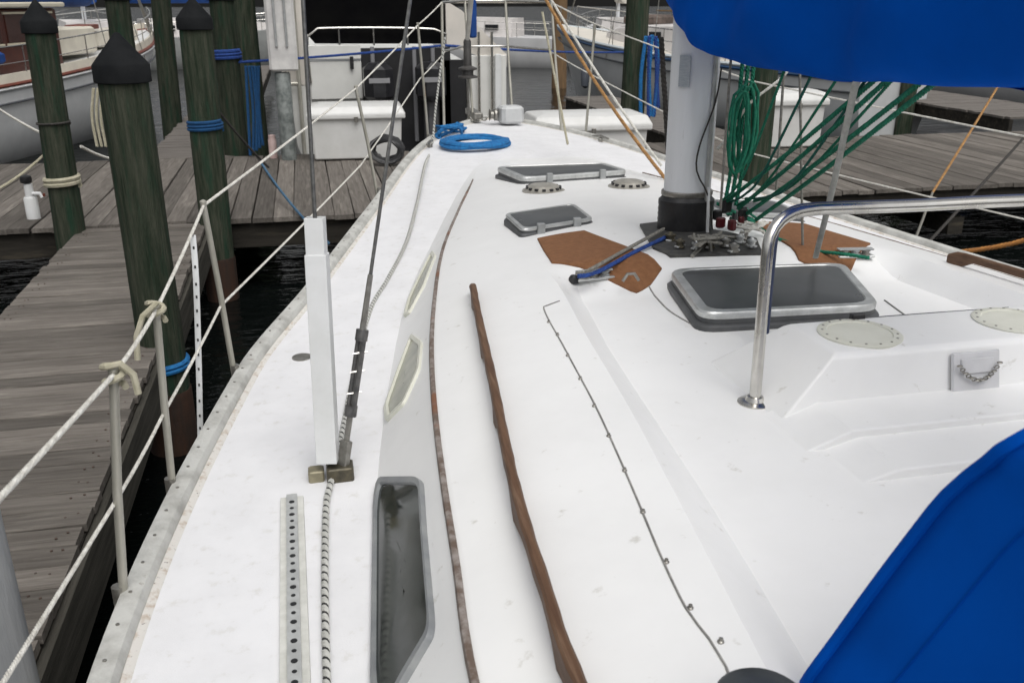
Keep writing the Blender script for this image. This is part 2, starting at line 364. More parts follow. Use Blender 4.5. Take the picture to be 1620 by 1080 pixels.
piling(-.98, 13.3, .165, 2.84, 'green piling with a blue band and blue ropes hanging from it', (.005, 0), seed=6, band=[(2.0, ropedb, 3, .022)])
piling(-.80, 15.6, .17, 3.0, 'olive piling standing just behind the one with blue ropes', seed=7, cap=False)
piling(5.0, 9.72, .145, 2.55, 'dark green piling behind the mast, next to a white dock box', seed=8)
piling(4.75, 13.3, .17, 2.95, 'brown piling at the far dock edge behind the mast, blue rope on it', (.01, 0), seed=9, cap=False)
piling(8.3, 30.5, .24, 3.4, 'tan piling standing in the open water by the sloop', mat=tanpost, seed=10, cap=False)
piling(12.3, 17.5, .17, 2.3, 'short piling beside the far right finger dock', seed=12)
piling(-.862, 2.11, .085, 2.35, 'smooth pale grey piling at the near end of finger dock', (.0, 0), cap=False, mat=pilegrey, seed=13)

# ================================================================== OUR SAILBOAT
boat = thing('sailboat', (CL, 2., 0), 'white fibreglass sailboat moored bow to the dock, seen along its deck', 'sailboat')
YS = [-2.4+.1*i for i in range(int((9.15+2.4)/.1)+1)]+[9.15]
def both(fn, ys, hcols):   # grid over both sides: hcols(y)-> list of half breadths from outer to centre
    rings = []
    for y in ys:
        hh = hcols(y); L_ = [(CL-h, y, fn(h, y)) for h in hh]; R_ = [(CL+h, y, fn(h, y)) for h in reversed(hh[:-1])]
        rings.append(L_+R_)
    return MB().loft(rings, False, False)
both(dz, YS, lambda y: [hb(y)*k for k in (1, .93, .85, .75, .6, .45, .3, .15, 0)]).build('deck', nonskid, boat, True)
# hull
rings = []
for y in YS:
    ring = []
    for sgn in (-1, 1):
        col = []
        for k, zz in enumerate((0, .25, .5, .75, 1)):
            z = zd(y)-.004-(zd(y)+.35)*zz; h = hb(y)*(1-.10*zz**2)-.25*zz*max(0, (y-6.5)/2.65)*(1 if y > 6.5 else 0)*hb(y)
            col.append((CL+sgn*max(h, .004), y, z))
        ring += col if sgn < 0 else list(reversed(col))
    rings.append(ring)
hb_ = MB(); hb_.loft([[r[i] for i in (0, 1, 2, 3, 4)] for r in rings], False); hb_.loft([[r[i] for i in (5, 6, 7, 8, 9)] for r in rings], False)
hull = hb_.build('hull', hullw, boat, True)
# cabin trunk: side, rounded shoulder, top with the sunken centre
CY = [-2.4+.06*i for i in range(int(9.9/.06))]+[7.5]
def cab(y):
    pts = [side(y, s) for s in (-.03, .0, .05, .3, .6, .85, .96, 1.0)]
    for k in (.985, .965, .93, .88, .82): 
        h = hs(y)*k; pts.append((CL-h, y, top(h, y)))
    a, c = min(ht(y), hs(y)*.72), min(hf(y), hs(y)*.62)
    for h in [hs(y)*.82+(a-hs(y)*.82)*.5, a+.03, a, a+(c-a)*.2, a+(c-a)*.4, a+(c-a)*.6, a+(c-a)*.8, c, c-.03, c*.75, c*.5, c*.25, 0]:
        pts.append((CL-h, y, top(h, y)))
    return pts
cr_rings = []
for y in CY:
    p = cab(y); cr_rings.append(p+[(2*CL-q[0], q[1], q[2]) for q in reversed(p[:-1])])
cb = MB(); cb.loft(cr_rings, False)
cabin = cb.build('cabin', gel, boat, True)
_n = len(cr_rings[0]); _m = cabin.data; _sh = _m.attributes.get('sharp_edge') or _m.attributes.new('sharp_edge', 'BOOLEAN', 'EDGE')
for e in _m.edges:
    i, j = e.vertices
    if i % _n == j % _n and ((i % _n in (15, 20, _n-16, _n-21) and CY[i//_n] < 3.72) or (i % _n in (1, 7, _n-2, _n-8) and CY[i//_n] > 5.5)): _sh.data[e.index].value = True
# toe rails
for sg in (-1, 1):
    rr = []; rc = []
    for y in YS:
        h = hb(y)
        x = lambda d: CL+sg*max(h-d, .0)
        z = zd(y)
        rr.append([(x(-.014), y, z-.05), (x(-.014), y, z+.018), (x(-.006), y, z+.036), (x(.018), y, z+.042), (x(.046), y, z+.036), (x(.056), y, z+.02), (x(.058), y, z-.01)])
        rc.append([(x(.05), y, z+.003), (x(.058), y, z+.011), (x(.072), y, z+.0085), (x(.080), y, z+.003)])
    tr = MB().loft(rr, True, True).build('toe_rail', railw, boat, True)
    MB().loft(rc, True, True).build('caulk_line', caulk, tr, True)
    if sg < 0:
        b = MB()
        for i in range(40):
            y = 1.5+.13*i; b.lathe((CL+sg*(hb(y)-.02), y, zd(y)+.040), [(.005, 0), (.005, .0035), (.002, .0045)], 8)
        tag(b.build('bolt_heads', steeldull, tr), kind='stuff')
# trim strip along the cabin shoulder
for sg in (-1, 1):
    rr = []
    for y in [-2+.08*i for i in range(int(8.6/.08))]:
        q = side(y, 1.0); xx = q[0] if sg < 0 else 2*CL-q[0]; w = .010*min(1, (6.75-y)/.9+.15)
        rr.append([(xx-w, y, q[2]-.004), (xx-w*.7, y, q[2]+.007), (xx, y, q[2]+.010), (xx+w*.7, y, q[2]+.008), (xx+w, y, q[2]-.001), (xx, y, q[2]-.012)])
    MB().loft(rr, True, True).build('trim_strip', striptex, boat, True)
# teak handrails on feet
def hrail(pts, sg):
    P = smoothpath(pts, .05); o = []; rr = []
    for i, p in enumerate(P):
        h = CL-p.x; y = p.y; z = top(h, y); xx = p.x if sg < 0 else 2*CL-p.x
        d = (P[min(i+1, len(P)-1)]-P[max(i-1, 0)]).normalized(); u = Vector((d.y, -d.x, 0))*(1 if sg < 0 else -1)
        if sg > 0: u = Vector((d.y, d.x, 0))
        s_ = y % .52; foot = max(0, 1-abs(s_-.26)/.075); foot = min(1, foot*1.6)
        e = min(1., min(i, len(P)-1-i)/2.+.35)
        w0 = .0008*math.sin(y*41)+.0006*math.sin(y*97); zb = z+.030*(1-foot)-.004*foot; zt = z+.03+.030*e; c = Vector((xx, y, 0)); w = .0128+w0
        rr.append([c-u*w+Vector((0, 0, zb)), c-u*w+Vector((0, 0, zt-.006)), c-u*(w-.006)+Vector((0, 0, zt)), c+u*(w-.006)+Vector((0, 0, zt)), c+u*w+Vector((0, 0, zt-.006)), c+u*w+Vector((0, 0, zb))])
    return MB().loft(rr, True, True).build('handrail', teak, boat, True)
HR = [(.405, .2, 0), (.40, .8, 0), (.385, 1.25, 0), (.395, 1.47, 0), (.425, 1.9, 0), (.505, 2.6, 0), (.56, 3.1, 0), (.62, 3.58, 0)]
hrail(HR, -1)
hrail([(CL-1.36, .2, 0), (CL-1.33, 1.2, 0), (CL-1.26, 2.0, 0), (CL-1.15, 2.55, 0), (CL-1.05, 3.0, 0), (CL-.95, 3.42, 0)], 1)
# seam with snap studs
def surf(x, y): return top(abs(CL-x), y) if abs(CL-x) < hs(y) else dz(abs(CL-x), y)
sm = [at(px, py, z=1.655) for px, py in [(1158, 1085), (1148, 1058), (1122, 1015), (1085, 965), (1046, 885), (1010, 800), (975, 720), (940, 645), (895, 560), (860, 490)]]
sm.append(at(885, 484, z=1.655))
P = smoothpath(sm, .04); MB().tube([(p.x, p.y, surf(p.x, p.y)+.001) for p in P], .0026, 6).build('dodger_seam', M('seam_grey', (.30, .29, .27), (.16, .155, .15), rough=.7, scale=30), boat, True)
for px, py in [(868, 512), (882, 533), (898, 566), (918, 603), (940, 646), (963, 693), (988, 747), (1017, 812), (1054, 890), (1092, 962), (1140, 1017)]:
    p = at(px, py, z=1.66); b = MB(); b.lathe((p.x, p.y, surf(p.x, p.y)-.002), [(.0065, 0), (.0065, .004), (.004, .006), (.0042, .010), (.001, .011)], 10); b.build('snap_stud', steeldull, boat, True)
# sea hood in the sunken centre, with its steps
HC = 1.89
def hood():
    b = MB(); f = .0
    rings = []
    for y0, y1, z, w in ((2.165, 2.70, 1.55, .66), (2.18, 2.67, 1.605, .615), (2.222, 2.52, 1.772, .45), (2.235, 2.50, 1.784, .435)):
        rings.append([(HC-w, y0, z), (HC+w, y0, z), (HC+w, y1, z), (HC-w, y1, z)])
    rings.append([(HC-.415, 2.25, 1.787), (HC+.415, 2.25, 1.787), (HC+.415, 2.485, 1.787), (HC-.415, 2.485, 1.787)])
    b.loft(rings, True, True); return b
hd = hood().build('sea_hood', gel, boat, False)
bv = hd.modifiers.new('round', 'BEVEL'); bv.width = .022; bv.segments = 4; bv.limit_method = 'ANGLE'; bv.angle_limit = R(15)
for p in hd.data.polygons: p.use_smooth = True
for k, (y0, y1, zt, w) in enumerate(((2.0, 2.25, 1.652, .50), (1.81, 2.25, 1.631, .48))):
    b = MB(); b.loft([[(HC-w-.20, y0-.004, 1.58), (HC+w, y0-.004, 1.58), (HC+w, y1, 1.58), (HC-w-.20, y1, 1.58)], [(HC-w, y0+.002, zt), (HC+w, y0+.002, zt), (HC+w, y1, zt), (HC-w, y1, zt)]], True, True)
    o = b.build('step', gel, boat); bv = o.modifiers.new('round', 'BEVEL'); bv.width = .005; bv.segments = 2
def hz(): return 1.815
for cx in (1.615, 2.165):       # round inspection plates with a ring of screws
    t_ = MB().lathe((cx, 2.362, 1.784), [(.126, 0), (.126, .007), (.119, .010), (.098, .0105), (.096, .007), (.002, .0075)], 40).build('deck_plate', creamp, boat, True)
    b = MB()
    for k in range(16): b.lathe((cx+.111*math.cos(k*.3927), 2.362+.111*math.sin(k*.3927), 1.793), [(.0042, 0), (.004, .0025), (.001, .003)], 7)
    tag(b.build('screws', steeldull, t_, True), kind='stuff')
MB().tube([(1.64, 2.497, 1.784), (1.95, 2.496, 1.784), (2.25, 2.49, 1.784)], .0035, 6).build('hood_groove', darkgrey, boat, True)
MB().box((1.69, 2.495, 1.793), (.05, .022, .02), 0, .004).build('hood_latch', blackm, boat)
# vent plate with a chain on the aft face of the hood
b = MB(); fc = Vector((1.91, 2.193, 1.697)); tilt = Matrix.Rotation(R(-14.5), 3, 'X')
b.box(fc, (.165, .012, .135), rot=tilt, bev=.005); vp = b.build('cover_plate', M('plate_plastic', (.60, .60, .61), (.52, .52, .53), rough=.5, scale=10), boat)
b = MB(); b.box(fc+tilt@Vector((0, -.008, .025)), (.11, .006, .045), rot=tilt, bev=.002); b.build('raised_panel', vp.data.materials[0], vp)
for k in range(15):
    t = k/14.; a = fc+tilt@Vector((-.068+.136*t, -.020, .03-.19*t*(1-t)*1.0))
    b = MB(); q = [a+Vector((.008*math.cos(j*math.pi/4), .0, .005*math.sin(j*math.pi/4))) if k % 2 else a+Vector((.008*math.cos(j*math.pi/4), .005*math.sin(j*math.pi/4), 0)) for j in range(9)]
    b.tube(q, .0022, 5); b.build('chain_link', steeldull, vp, True)

# windows on the cabin side --------------------------------------------------
def sidequad(poly, off, inset=0.):
    c = (sum(p[0] for p in poly)/len(poly), sum(p[1] for p in poly)/len(poly)); out = []
    for y, s in poly:
        y2 = c[0]+(y-c[0])*(1-inset); s2 = c[1]+(s-c[1])*(1-inset*1.2)
        a = Vector(side(y2, s2)); ds = Vector(side(y2, s2+.05))-a; dy = Vector(side(y2+.05, s2))-a; n = ds.cross(dy).normalized()
        if n.z < 0: n = -n
        out.append(a+n*off)
    return out
def roundpoly(poly, k=.16, n=4):
    out = []; m = len(poly)
    for i in range(m):
        a, b_, c = Vector(poly[i-1]), Vector(poly[i]), Vector(poly[(i+1) % m])
        p, q = b_+(a-b_)*k, b_+(c-b_)*k
        for j in range(n+1):
            t = j/n; out.append(tuple(p*(1-t)**2+b_*2*t*(1-t)+q*t*t))
    return out
def window(poly, frame_m, pane_m, name, lift, fr, mirror=True, rk=.16):
    poly = roundpoly([(a, b_, 0) for a, b_ in poly], rk); poly = [(p[0], p[1]) for p in poly]
    for sg in ((-1, 1) if mirror else (-1,)):
        mir = (lambda p: p) if sg < 0 else (lambda p: Vector((2*CL-p.x, p.y, p.z)))
        rings = [[mir(p) for p in sidequad(poly, o_, i_)] for o_, i_ in ((-.01, 0), (lift, .0), (lift+.003, .05*fr), (lift+.003, fr*.8), (lift-.004, fr), (-.02, fr))]
        w = MB().loft(rings, True, False).build(name, frame_m, boat, True)
        g = MB(); ring = [mir(p) for p in sidequad(poly, lift-.006, fr*.98)]; rg_ = [[mir(p) for p in sidequad(poly, lift-.006, k_)] for k_ in (fr*.98, .35, .5, .65, .8, .93, .999)]
        g.loft(rg_, True, True); g.build('pane', pane_m, w, True)
window([(2.62, .04), (2.28, .76), (1.97, .74), (1.62, .72), (1.585, .36), (1.54, .04)], M('window_frame', (.17, .18, .19), (.25, .26, .26), rough=.4, scale=10), glassd, 'window', .014, .085)
window([(3.60, .50), (3.33, .80), (3.07, .78), (2.93, .48), (2.97, .12), (3.13, .03), (3.33, .22)], creamp, creamgl, 'porthole', .008, .13, rk=.14)
window([(4.84, .46), (4.58, .78), (4.16, .64), (3.96, .32), (4.0, .14), (4.23, .14)], creamp, creamgl, 'porthole', .008, .13, rk=.14)

# hatches -----------------------------------------------------------------------
def hatch(quad, zb, zt, name, label, slope=(0, 0), frame=alum, hinges=0):
    q = roundpoly([(p[0], p[1], 0) for p in quad], .13, 5); c = sum((Vector(p) for p in q), Vector())/len(q)
    def ring(k, z): return [((c.x+(p[0]-c.x)*k), (c.y+(p[1]-c.y)*k), z+slope[1]*(p[1]-c.y)+slope[0]*(p[0]-c.x)) for p in q]
    base = MB().loft([ring(1.04, zb-.03), ring(1.04, zb+.008), ring(1.02, zb+.014), ring(.99, zb+.016), ring(.99, zb+.016+.4*(zt-zb-.016))], True, True).build(name, darkgrey, boat, True)
    m = zb+.016+.35*(zt-zb-.016)
    MB().loft([ring(.985, m), ring(1.0, m+.004), ring(1.0, zt-.008), ring(.985, zt-.001), ring(.90, zt+.001), ring(.885, zt-.004)], True, False).build('lid_frame', frame, base, True)
    MB().loft([ring(.893, zt-.016), ring(.893, zt-.003), ring(.88, zt-.0018), ring(.3, zt+.002)], True, True).build('lid_pane', smoke, base, True)
    for k in range(hinges):
        a, b_ = Vector((*quad[1], 0)), Vector((*quad[2], 0)); p = a.lerp(b_, .25+.5*k/(max(1, hinges-1)))
        MB().box((p.x, p.y-.004, (zb+zt)/2+.01), (.04, .03, zt-zb+.014), 0, .004).build('hinge', greypl, base)
    if label: base['label'] = label
    return base
H1 = [(1.465, 3.55), (1.36, 2.955), (2.065, 2.91), (2.255, 3.48)]
hatch(H1, 1.612, 1.676, 'hatch', 'large smoked hatch with rounded silver frame behind the mast')
# gutter lines beside the big hatch
for pts in ([(1000, 452), (1025, 452), (1060, 487), (1114, 519)], [(1400, 470), (1440, 500)]):
    P = [at(px, py, z=1.615) for px, py in pts]; MB().tube([(p.x, p.y, surf(p.x, p.y)+.001) for p in smoothpath(P, .03)], .0035, 6).build('gutter_line', M('seam_grey', (.3, .29, .27)), boat, True)
def pq(pts, z): return [tuple(at(px, py, z=z)[:2]) for px, py in pts]
sh = pq([(797, 337), (826, 363), (940, 345), (908, 321)], 1.685)
hatch(sh, surf(sum(p[0] for p in sh)/4, sum(p[1] for p in sh)/4)-.006, 1.685, 'hatch', 'small grey hatch beside the tan deck pad', frame=alum, hinges=2)
hatch([(2*CL-p[0], p[1]) for p in reversed(sh)], 1.63, 1.685, 'hatch', 'small grey hatch on the far side of the mast', hinges=2)
fh = pq([(783, 263), (826, 281), (994, 269), (955, 257)], 1.655)
hatch(fh, surf(CL, 6.2)-.008, 1.655, 'hatch', 'wide low hatch on the foredeck', frame=alum, hinges=2)
# dorade vents: low domes with holes round the rim
for px, py in ((860, 296), (995, 290)):
    p = at(px, py, z=1.645); z0 = surf(p.x, p.y)-.004
    v = MB().lathe((p.x, p.y, z0), [(.135, 0), (.135, .007), (.118, .010), (.092, .036), (.08, .042), (.03, .046), (.002, .047)], 28).build('deck_vent', M('vent_metal', (.46, .44, .39), (.34, .32, .28), rough=.4, metal=.5, scale=20), boat, True)
    b = MB()
    for k in range(14):
        a = k*2*math.pi/14; b.box((p.x+.107*math.cos(a), p.y+.107*math.sin(a), z0+.0245), (.012, .022, .014), a)
    tag(b.build('vent_slots', blackm, v), kind='stuff')
# tan pads either side of the mast
def pad(pts, sg):
    P = [at(px, py, z=1.66) for px, py in pts]; P = [Vector((p.x if sg < 0 else 2*CL-p.x, p.y, 0)) for p in P]
    c = sum(P, Vector())/len(P)
    P = [P[i].lerp(P[(i+1) % len(P)], j/6.) for i in range(len(P)) for j in range(6)]
    def rg(k, dz_): return [(c.x+(p.x-c.x)*k, c.y+(p.y-c.y)*k, surf(c.x+(p.x-c.x)*k, c.y+(p.y-c.y)*k)+dz_) for p in P]
    mid = lambda a, b_: tuple((Vector(a)+Vector(b_))/2)
    o = MB().loft([rg(1, -.02), rg(1, .006), rg(.985, .009)]+[rg(k_, .009) for k_ in (.9, .8, .7, .6, .5, .4, .3, .2, .1)], True, True).build('deck_pad', cork, boat); return o
PADP = [(850, 376), (886, 371), (924, 367), (985, 395), (1047, 425), (1030, 436), (1008, 443), (950, 432), (873, 420), (860, 397)]
pad(PADP, -1); pad(PADP, 1)

# mast ------------------------------------------------------------------------
MX, MY = 1.815, 4.22
n = 28
def oval(z, k=1., ax=.118, ay=.095): return [(MX+ax*k*math.cos(2*math.pi*i/n), MY+ay*k*math.sin(2*math.pi*i/n), z) for i in range(n)]
mast = MB().loft([oval(1.62), oval(2.0), oval(3.0), oval(6.0), oval(12.0, .8)], True, True).build('mast', mastm, boat, True)
MB().box((MX-.085, MY-.078, 2.44), (.055, .004, .14), R(-48)).build('maker_label', M('label_grey', (.30, .34, .38), (.42, .45, .47), rough=.5, scale=40, stretch=(1, 1, 5)), mast)
MB().box((MX+.062, MY-.092, 2.2), (.016, .012, 1.0), R(30)).build('sail_track', alum, mast)
rg = [oval(1.63, 1.22), oval(1.65, 1.26)]
for i in range(6): z = 1.665+i*.026; rg += [oval(z, 1.185), oval(z+.013, 1.205)]
rg += [oval(1.825, 1.2), oval(1.835, 1.1), oval(1.85, 1.04)]
MB().loft(rg, True, True).build('mast_boot', blackm, mast, True)
MB().loft([oval(1.846, 1.07), oval(1.852, 1.1), oval(1.868, 1.1), oval(1.872, 1.06)], True, True).build('hose_clamp', steeldull, mast, True)
P = [(MX+.10, MY-.07, 2.45), (MX+.07, MY-.10, 2.3), (MX-.0, MY-.112, 2.1), (MX-.005, MY-.112, 1.98), (MX+.06, MY-.12, 1.86), (MX+.085, MY-.14, 1.70)]
rope('mast_wire', P, .0042, ropedk, mast)
MB().tube([(MX+.062, MY-.115, 1.9), (MX+.064, MY-.135, 1.66)], .008, 8).build('conduit', pvc, mast, True)
# collar plate and the gear gathered round the mast foot
b = MB(); pl = [at(px, py, z=1.665) for px, py in [(1012, 357), (1050, 352), (1150, 372), (1196, 385), (1206, 408), (1060, 414), (1033, 400)]]
b.prism([(p.x, p.y, surf(p.x, p.y)-.02) for p in pl], (0, 0, .032)); b.build('mast_collar_plate', M('collar_plate', (.028, .028, .028), (.07, .068, .062), rough=.6, scale=30), boat)
def block(p, r, m=steeldull, rz=0., name='turning_block'):
    p = Vector(p); o = MB().lathe(p, [(r*.5, -.004), (r, 0), (r, .006), (r*.78, .009), (r*.78, .021), (r, .024), (r, .031), (r*.5, .036), (r*.3, .042), (r*.02, .043)], 18).build(name, m, boat, True)
    MB().box(p+Vector((0, 0, .005)), (r*2.5, r*1.1, .009), rz, .003).build('base_plate', alum, o); return o
for i, (px, py) in enumerate([(1075, 398), (1100, 402), (1122, 399), (1146, 396), (1170, 390), (1188, 398), (1160, 405), (1060, 385)]):
    p = at(px, py, z=1.675); block((p.x, p.y, surf(p.x, p.y)+.012), random.uniform(.018, .028), random.choice([steeldull, alum, bronze]), random.uniform(0, 3))
for i, (px, py, mm) in enumerate([(1140, 352, redpl), (1158, 356, redpl), (1172, 350, redpl), (1135, 340, blackm), (1165, 340, darkgrey)]):
    p = at(px, py, z=1.76); MB().box(p, (.045, .03, .05), random.uniform(0, 2), .008).build('cheek_block', mm, boat)
MB().tube([at(1095, 405, z=1.69), at(1130, 372, z=1.73), at(1180, 378, z=1.70)], .009, 8).build('collar_pin_rail', steeldull, boat, True)
for px, py, dx in ((1100, 398, .02), (1175, 388, .015), (1125, 404, -.01)):
    p = at(px, py, z=1.67); MB().tube([p, p+Vector((dx, 0, .06))], .009, 7).build('bolt', steeldull, boat, True)
# deck organisers with their lines
def organiser(p, rz, name='deck_organiser'):
    p = Vector((p[0], p[1], surf(p[0], p[1]))); m = Matrix.Rotation(rz, 3, 'Z')
    o = MB().box(p+Vector((0, 0, .005)), (.17, .06, .01), rz, .003).build(name, alum, boat)
    for k in (-.05, 0, .05): MB().lathe(p+m@Vector((k, 0, .01)), [(.021, 0), (.021, .004), (.016, .007), (.016, .014), (.021, .017), (.021, .022), (.006, .026), (.001, .026)], 16).build('sheave', random.choice([steeldull, greypl]), o, True)
    MB().box(p+Vector((0, 0, .036)), (.165, .035, .007), rz, .003).build('top_plate', greypl, o); return o
organiser(at(940, 432, z=1.665), R(8)); organiser(at(1352, 403, z=1.665), R(-8))
pp = at(908, 434, z=1.67); MB().lathe((pp.x, pp.y, surf(pp.x, pp.y)), [(.022, 0), (.022, .02), (.014, .032), (.002, .034)], 14).build('cam_cleat', blackm, boat, True)
pp = at(985, 445, z=1.665); MB().tube([pp, pp+Vector((.02, 0, .03)), pp+Vector((.05, 0, .03)), pp+Vector((.07, 0, 0))], .007, 7).build('pad_eye', steeldull, boat, True)

# grab rail of bent stainless tube ------------------------------------------
gb = Vector((1.268, 2.33, surf(1.268, 2.33)))
gt = at(1213, 408, y=2.35)
P = [gb+Vector((0, 0, -.01)), gb.lerp(gt, .5), gt, at(1218, 375, y=2.36), at(1234, 350, y=2.38), at(1262, 336, y=2.41), at(1300, 331, y=2.44), at(1450, 326, y=2.47), at(1620, 318, y=2.47), at(1900, 312, y=2.47)]
gr = MB().tube(smoothpath(P[:3], .06)[:-1]+smoothpath(P[2:7], .02)[:-1]+smoothpath(P[6:], .1), .0175, 16).build('grab_rail', steel, boat, True)
MB().lathe(gb+Vector((0, 0, -.004)), [(.052, 0), (.052, .006), (.046, .009), (.03, .012), (.024, .024), (.018, .026)], 28).build('foot_flange', steel, gr, True)
P2 = [p+Vector((.03, .55, .0)) for p in P[6:]]; P2 = [at(1255, 333, y=2.75), at(1300, 327, y=2.78), at(1450, 322, y=2.8), at(1620, 314, y=2.8), at(1900, 309, y=2.8)]
MB().tube(smoothpath([at(1222, 400, y=2.74)-Vector((0, 0, .3)), at(1224, 372, y=2.74), at(1237, 345, y=2.745)]+P2, .03), .0165, 12).build('grab_rail', M('navy_tube', (.02, .03, .075), (.03, .045, .1), rough=.5, scale=10), boat, True)  # second tube behind the steel one, coloured navy along its whole length
# winch at the break of the cabin top
wc = at(1205, 1113, z=1.76)
MB().lathe((wc.x, wc.y, surf(wc.x, wc.y)-.01), [(.085, 0), (.085, .02), (.062, .035), (.055, .07), (.06, .10), (.070, .112), (.070, .125), (.062, .132), (.02, .134), (.018, .128), (.001, .128)], 32).build('winch', M('winch_drum', (.06, .068, .075), (.09, .1, .105), rough=.35, metal=.6, scale=10), boat, True)

# genoa track on its white base, side deck fittings --------------------------
def dk(x, y): return dz(CL-x, y)
b = MB(); rr = []; rt = []
for i in range(30):
    y = .6+1.97*i/29; x = at(462, 790, z=1.31).x+.0+(2.56-y)*.012; z = dk(x, y)
    rr.append([(x-.036, y, z-.005), (x-.034, y, z+.010), (x+.034, y, z+.010), (x+.036, y, z-.005)])
    rt.append([(x-.016, y, z+.008), (x-.016, y, z+.020), (x+.016, y, z+.020), (x+.016, y, z+.008)])
tr = MB().loft(rr, True, True).build('track_base', M('track_base_paint', (.62, .62, .58), (.5, .5, .46), rough=.5, scale=20), boat)
tk = MB().loft(rt, True, True).build('genoa_track', M('track_alloy', (.52, .53, .52), (.42, .43, .42), rough=.5, metal=.35, scale=30), boat)
b = MB(); y = .65; k = 0
while y < 2.54:
    x = at(462, 790, z=1.31).x+(2.56-y)*.012; r_ = .0062 if k % 2 else .0085
    b.lathe((x, y, dk(x, y)+.0195), [(r_, 0), (r_, .0012), (.001, .0014)], 9); y += .036; k += 1
tag(b.build('track_holes', blackm, tk), kind='stuff')
fp = at(478, 566, z=1.33); MB().lathe((fp.x, fp.y, dk(fp.x, fp.y)-.002), [(.042, 0), (.042, .005), (.036, .007), (.028, .0045), (.002, .004)], 24).build('filler_cap', steeldull, boat, True)
# chainplate, turnbuckle and shrouds
cp = at(538, 745, z=1.335); cz = dk(cp.x, cp.y)
c1 = MB().box((cp.x, cp.y, cz+.022), (.085, .07, .05), 0, .006).build('chainplate', bronze, boat)
MB().box((cp.x-.075, cp.y+.01, cz+.015), (.05, .05, .04), 0, .005).build('tang', M('bronze_pale', (.30, .27, .18), (.2, .18, .12), rough=.5, metal=.3, scale=30), c1)
A = Vector((cp.x+.01, cp.y, cz+.04)); TOP = Vector((MX-.02, MY, 9.56)); d = (TOP-A).normalized()
MB().box(A+d*.035, (.04, .022, .10), rot=d.to_track_quat('Z', 'Y').to_matrix(), bev=.004).build('toggle', steeldull, boat)
tb = MB()
for sx in (-.011, .011):
    q = d.to_track_quat('Z', 'Y').to_matrix()@Vector((sx, 0, 0)); tb.tube([A+d*.19+q, A+d*.42+q], .0085, 8)
tb.tube([A+d*.165, A+d*.20], .020, 10); tb.tube([A+d*.41, A+d*.445], .020, 10)
tbo = tb.build('turnbuckle', M('turnbuckle_metal', (.10, .10, .10), (.19, .185, .18), rough=.4, metal=.7, scale=40), boat, True)
MB().tube([A+d*.06, A+d*.20], .0095, 8).build('screw_rod', steeldull, tbo, True); MB().tube([A+d*.43, A+d*.62], [.010, .0085], 8).build('swage', steeldull, tbo, True)
for k in (.24, .31, .37): MB().tube([A+d*k+Vector((-.02, -.004, 0)), A+d*k+Vector((.026, -.004, .004))], .003, 5).build('cotter_pin', steel, tbo, True)
MB().tube([A+d*.6, TOP], .0058, 8).build('shroud', M('wire', (.20, .20, .19), (.12, .12, .115), rough=.45, metal=.7, scale=60), boat, True)
B = Vector((cp.x-.035, cp.y+.005, cz+.03)); T2 = Vector((.11, 3.3, 7.2)); d2 = (T2-B).normalized()
MB().tube([B, T2], .0062, 8).build('shroud', MATS['wire'], boat, True)
mt = d2.to_track_quat('Z', 'Y').to_matrix()
def channel(p, L_, w, th, name):      # open square plastic channel round the shroud
    b = MB(); o = [(-w/2, -w/2), (w/2, -w/2), (w/2, w/2), (-w/2, w/2)]; i_ = [(x*.88, y*.88) for x, y in o]
    ring = lambda pr_, s: [p+mt@Vector((x, y, s)) for x, y in pr_]
    b.loft([ring(i_, 0), ring(o, 0), ring(o, L_), ring(i_, L_), ring(i_, 0)], True, False); o = b.build(name, pvc, boat); m_ = o.modifiers.new('r', 'BEVEL'); m_.width = .006; m_.segments = 3; return o
L1 = (at(503, 402, y=2.76).z-B.z)
sc_ = channel(B+d2*.03, L1*.97, .064, .003, 'shroud_cover'); channel(B+d2*(L1*.94), .16, .056, .003, 'shroud_cover')
# mirrored starboard shrouds
mx = lambda v: Vector((2*CL-v.x, v.y, v.z))
MB().box(mx(Vector((cp.x, cp.y, cz+.022))), (.085, .07, .05), 0, .006).build('chainplate', bronze, boat)
MB().tube([mx(A), mx(TOP)], .0058, 8).build('shroud', MATS['wire'], boat, True); MB().tube([mx(B), mx(T2)], .0062, 8).build('shroud', MATS['wire'], boat, True)
# spreaders so the shrouds have somewhere to go
for v in (T2, mx(T2)): MB().tube([(MX, MY, 7.15), v], [.04, .02], 10).build('spreader', mastm, boat, True)

# stanchions and lifelines -----------------------------------------------------
def edge(y, sg=-1, o=-.004): return Vector((CL+sg*(hb(y)-o), y, zd(y)))
STN = [(2.17, (180, 592), True), (2.72, (247, 490), True), (3.60, (322, 325), False), (6.45, (563, 140), False), (8.25, (661, 40), False)]
tops = []; lows = []
lowpx = {2.17: (180, 797), 2.72: (258, 655), 3.60: (349, 484), 6.45: (570, 262), 8.25: (664, 125)}
for y, (px, py), knot in STN:
    bse = edge(y)-Vector((.01, 0, 0)); tp = at(px, py, y=y+.0); tops.append(tp); lows.append(at(*lowpx[y], y=y))
    st = MB().tube([bse-Vector((0, 0, .10)), bse.lerp(tp, .5), tp+(tp-bse).normalized()*.01], .0115, 10).build('stanchion', stanm, boat, True)
    MB().tube([bse-Vector((0, 0, .12)), bse+Vector((0, 0, .05))], .017, 10).build('socket', steeldull, st, True)
    MB().lathe(tp+Vector((0, 0, .008)), [(.013, 0), (.013, .008), (.004, .014)], 10).build('top_cap', stanm, st, True)
    bs2, tp2, lw2 = mx(bse), mx(tp), mx(lows[-1])
    MB().tube([bs2-Vector((0, 0, .1)), tp2], .0115, 10).build('stanchion', stanm, boat, True)
